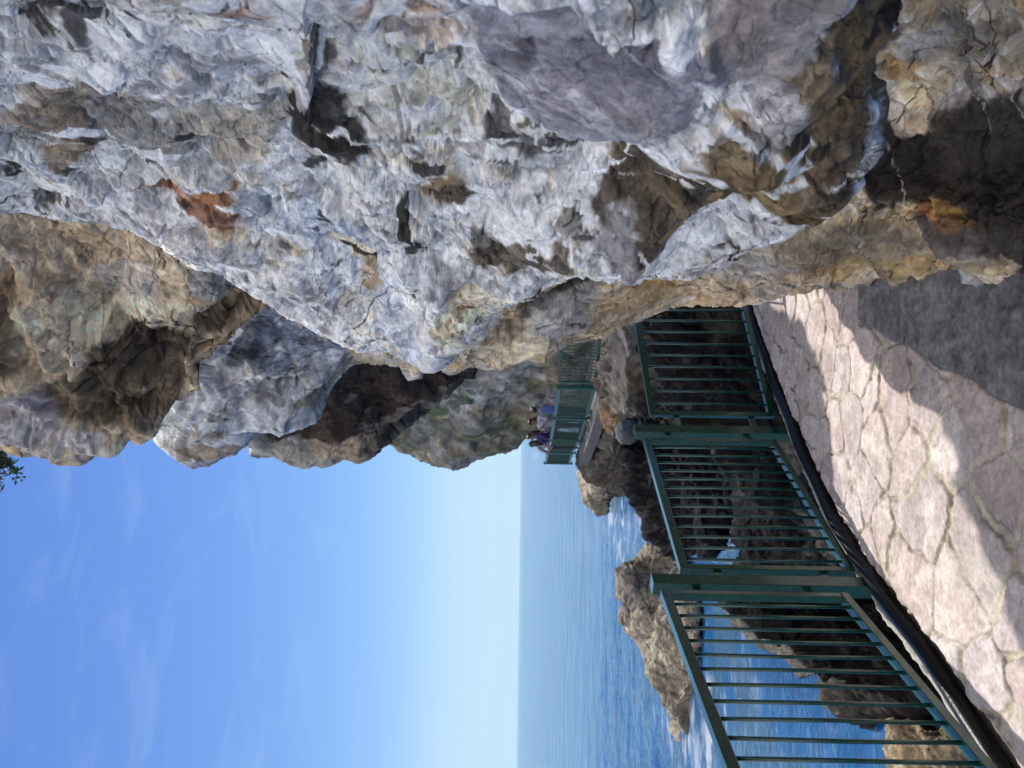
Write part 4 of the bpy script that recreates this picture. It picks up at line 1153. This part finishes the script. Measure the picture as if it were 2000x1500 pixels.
# ---------------------------------------------------------------- people
SKIN = plain("skin", (.18, .10, .075), .55, noise=.06, nscale=40)
HAIR = plain("dark_hair", (.012, .009, .010), .5, noise=.3, nscale=90, bump=.3)
def cloth(name, c): return plain(name, c, .85, noise=.12, nscale=30, bump=.3)
EYEM = plain("eye_dark", (.02, .015, .012), .3)
def skin_mesh(name, verts, edges, radii, mat, parent, root=0, sub=2):
    me = bpy.data.meshes.new(name)
    me.from_pydata([tuple(v) for v in verts], edges, [])
    o = bpy.data.objects.new(name, me); COL.objects.link(o)
    md = o.modifiers.new("skin", 'SKIN'); md.use_smooth_shade = True
    for i, r in enumerate(radii):
        sv = me.skin_vertices[0].data[i]
        sv.radius = r if isinstance(r, tuple) else (r, r)
        sv.use_root = (i == root)
    s2 = o.modifiers.new("subsurf", 'SUBSURF'); s2.levels = sub; s2.render_levels = sub
    dg = bpy.context.evaluated_depsgraph_get()
    m2 = bpy.data.meshes.new_from_object(o.evaluated_get(dg))
    o.modifiers.clear(); o.data = m2
    for p_ in m2.polygons: p_.use_smooth = True
    m2.materials.clear(); m2.materials.append(mat)
    o.parent = parent
    return o
def person(loc, face, top, legs, label, lean=0.0, arms='down', hair='long', h=1.66):
    """standing figure; `face` is the heading in radians (0 = towards +Y), built at its own base"""
    r = empty("person", loc, -face)
    tag(r, label, "person", "people on the far path")
    k = h / 1.70
    def L(x, y, z): return ((x) * k, (y + lean * max(0, z - .9)) * k, z * k)
    sw = .5
    ar = {'down': [(.21, .0, 1.12), (.22, .08, .87), (.22, .11, .80)], 'up': [(.22, .14, 1.15), (.10, .34, 1.30), (.07, .40, 1.34)], 'rail': [(.24, .16, 1.14), (.16, .38, 1.08), (.14, .45, 1.06)]}[arms]
    V, Ed, R = [], [], []
    def add(p_, rad, to=None):
        V.append(L(*p_)); R.append(rad)
        if to is not None: Ed.append((to, len(V) - 1))
        return len(V) - 1
    pel = add((0, 0, .95), (.145, .105)); ws = add((0, 0, 1.10), (.125, .09), pel); ch = add((0, .01, 1.30), (.15, .105), ws); nb = add((0, -.01, 1.43), (.07, .065), ch)
    nk = add((0, .0, 1.49), (.052, .055), nb); hd = add((0, .03, 1.57), (.070, .085), nk); hc = add((0, .015, 1.65), (.066, .078), hd)
    for s in (-1, 1):
        sh = add((s * .165, 0, 1.395), .055, nb); e = add((s * ar[0][0], ar[0][1], ar[0][2]), .042, sh); w_ = add((s * ar[1][0], ar[1][1], ar[1][2]), .027, e); hn = add((s * ar[2][0], ar[2][1], ar[2][2]), (.036, .020), w_)
        d = (np.array(ar[2]) - np.array(ar[1])); d = d / np.linalg.norm(d)
        for f_ in range(4):
            o_ = (f_ - 1.5) * .017
            b0 = add((s * ar[2][0] + o_, ar[2][1] + d[1] * .04, ar[2][2] + d[2] * .04), .0085, hn); add((s * ar[2][0] + o_, ar[2][1] + d[1] * (.10 - .008 * abs(f_ - 1.3)), ar[2][2] + d[2] * .10 - .012), .007, b0)
        add((s * (ar[2][0] - .05), ar[2][1] + d[1] * .03, ar[2][2] + d[2] * .03), .010, hn)
        hp = add((s * .09, 0, .88), (.088, .092), pel); kn = add((s * .10, .02, .49), .058, hp); an = add((s * .105, -.01, .09), .038, kn); add((s * .115, .13, .035), (.042, .03), an)
    body = skin_mesh("body", V, Ed, R, SKIN, r)
    # shirt and trousers
    V, Ed, R = [], [], []
    a0 = add((0, 0, .92), (.165, .125)); a1 = add((0, 0, 1.10), (.145, .11), a0); a2 = add((0, .01, 1.30), (.17, .122), a1); a3 = add((0, -.005, 1.425), (.085, .08), a2)
    for s in (-1, 1):
        sh = add((s * .165, 0, 1.395), .070, a3); e = add((s * ar[0][0], ar[0][1], ar[0][2]), .056, sh); t = np.array(ar[0]) * .25 + np.array(ar[1]) * .75; add((s * t[0], t[1], t[2]), .042, e)
    skin_mesh("top", V, Ed, R, top, r)
    V, Ed, R = [], [], []
    b0 = add((0, 0, .97), (.155, .118))
    for s in (-1, 1):
        hp = add((s * .09, 0, .86), (.100, .105), b0); kn = add((s * .10, .02, .49), .074, hp); add((s * .105, -.005, .11), .058, kn)
    skin_mesh("trousers", V, Ed, R, legs, r)
    # hair and face
    hb = MB()
    c = L(0, -.005, 1.645)
    hb.ball(c, .112 * k, (1.0, 1.10, .92), 14)
    if hair == 'long':
        V2 = [L(0, -.06, 1.62), L(0, -.085, 1.50), L(0, -.10, 1.36), L(0, -.09, 1.24)]
        hb.tube(V2, [.105 * k, .115 * k, .10 * k, .05 * k], 12)
    # carve the face opening by pulling the front of the cap back
    for v in hb.bm.verts:
        lim = (c[1] + .045 * k)
        if v.co.y > lim and v.co.z < c[2] + .045 * k: v.co.y = lim - .02 * k
    hb.build("hair", HAIR, r, True)
    for s in (-1, 1):
        MB().ball(L(s * .031, .108, 1.60), .011 * k, seg=8).build("eye", EYEM, body, True)
        MB().ball(L(s * .080, .02, 1.59), .024 * k, (.4, .8, 1.3), 8).build("ear", SKIN, body, True)
    MB().tube([L(0, .105, 1.605), L(0, .132, 1.572), L(0, .108, 1.562)], [.009, .016, .010], 8).build("nose", SKIN, body, True)
    MB().ball(L(0, .108, 1.530), .022 * k, (1.1, .4, .35), 8).build("mouth", plain("lips", (.30, .12, .10), .5), body, True)
    return r
def far_at(y, back):
    """a spot on the far path, `back` metres behind the railing line, at photo row y"""
    ys = [q[1] for q in fp_px]; 
    x = np.interp(y, ys, [q[0] for q in fp_px])
    q = np.array(onz(x - 4, y, ZF)); r = q / np.linalg.norm(q[:2]);
    q = q + r * back; q[2] = ZF
    return q
white = cloth("lavender_white_cloth", (.22, .22, .31)); navy = cloth("navy_cloth", (.012, .010, .09)); bluec = cloth("blue_cloth", (.04, .075, .24)); jean = cloth("dark_trousers", (.02, .025, .05)); pale = cloth("pale_trousers", (.09, .095, .13))
person(far_at(803, .9), 1.2, bluec, jean, "person in a blue top nearest the cliff on the far path", .05, 'down', 'short', 1.60)
person(far_at(826, .8), -2.6, white, pale, "long-haired person in a white top holding a phone at the far railing", .0, 'up', 'long', 1.66)
person(far_at(850, .9), -2.0, navy, jean, "person in a deep navy top leaning towards the far railing", .12, 'rail', 'long', 1.68)
person(far_at(868, .5), -.4, white, jean, "dark-haired person in a pale top looking out to sea at the far railing", .06, 'rail', 'long', 1.60)

# ---------------------------------------------------------------- shrub on the cliff top
LEAF = plain("leaf_green", (.045, .085, .035), .6, noise=.4, nscale=8)
TWIG = plain("twig", (.10, .07, .045), .9, noise=.3)
def shrub(px_, py_, d, rad, label):
    c = np.array(P(px_, py_, d))
    r = tag(empty("shrub", tuple(c + np.array([.45, 0.2, .25]))), label, "shrub")
    root = np.array([.25, .3, .35])
    rng = np.random.default_rng(5)
    V, Fc = [], []
    st = MB()
    for b_ in range(26):
        dirv = rng.normal(size=3) * np.array([.9, .9, .8]) + np.array([-.4, -.1, -.15]); dirv /= np.linalg.norm(dirv)
        Ln = rad * rng.uniform(.5, 1.15)
        tip = dirv * Ln + np.array([-.45, -.2, -.25])
        mid = (root + tip) / 2 + rng.normal(size=3) * .04
        st.tube([root, mid, tip], [.012, .008, .003], 6)
        for q in range(90):
            t = rng.uniform(.35, 1.02)
            pnt = (root * (1 - t) + tip * t) + rng.normal(size=3) * .045 * rad / .4
            u = rng.normal(size=3); u /= np.linalg.norm(u); w = np.cross(u, rng.normal(size=3)); w /= np.linalg.norm(w)
            s = rng.uniform(.018, .034)
            i = len(V)
            V += [pnt - u * s, pnt + w * s * .45, pnt + u * s * 1.3, pnt - w * s * .45]
            Fc.append((i, i + 1, i + 2, i + 3))
    st.build("branches", TWIG, r)
    mesh_obj("foliage", np.array(V), np.array(Fc), LEAF, r)
    return r
shrub(-36, 896, 6.0, .28, "dark green shrub hanging over the cliff top against the sky")
print("verts", sum(len(o.data.vertices) for o in bpy.data.objects if o.type == 'MESH'))
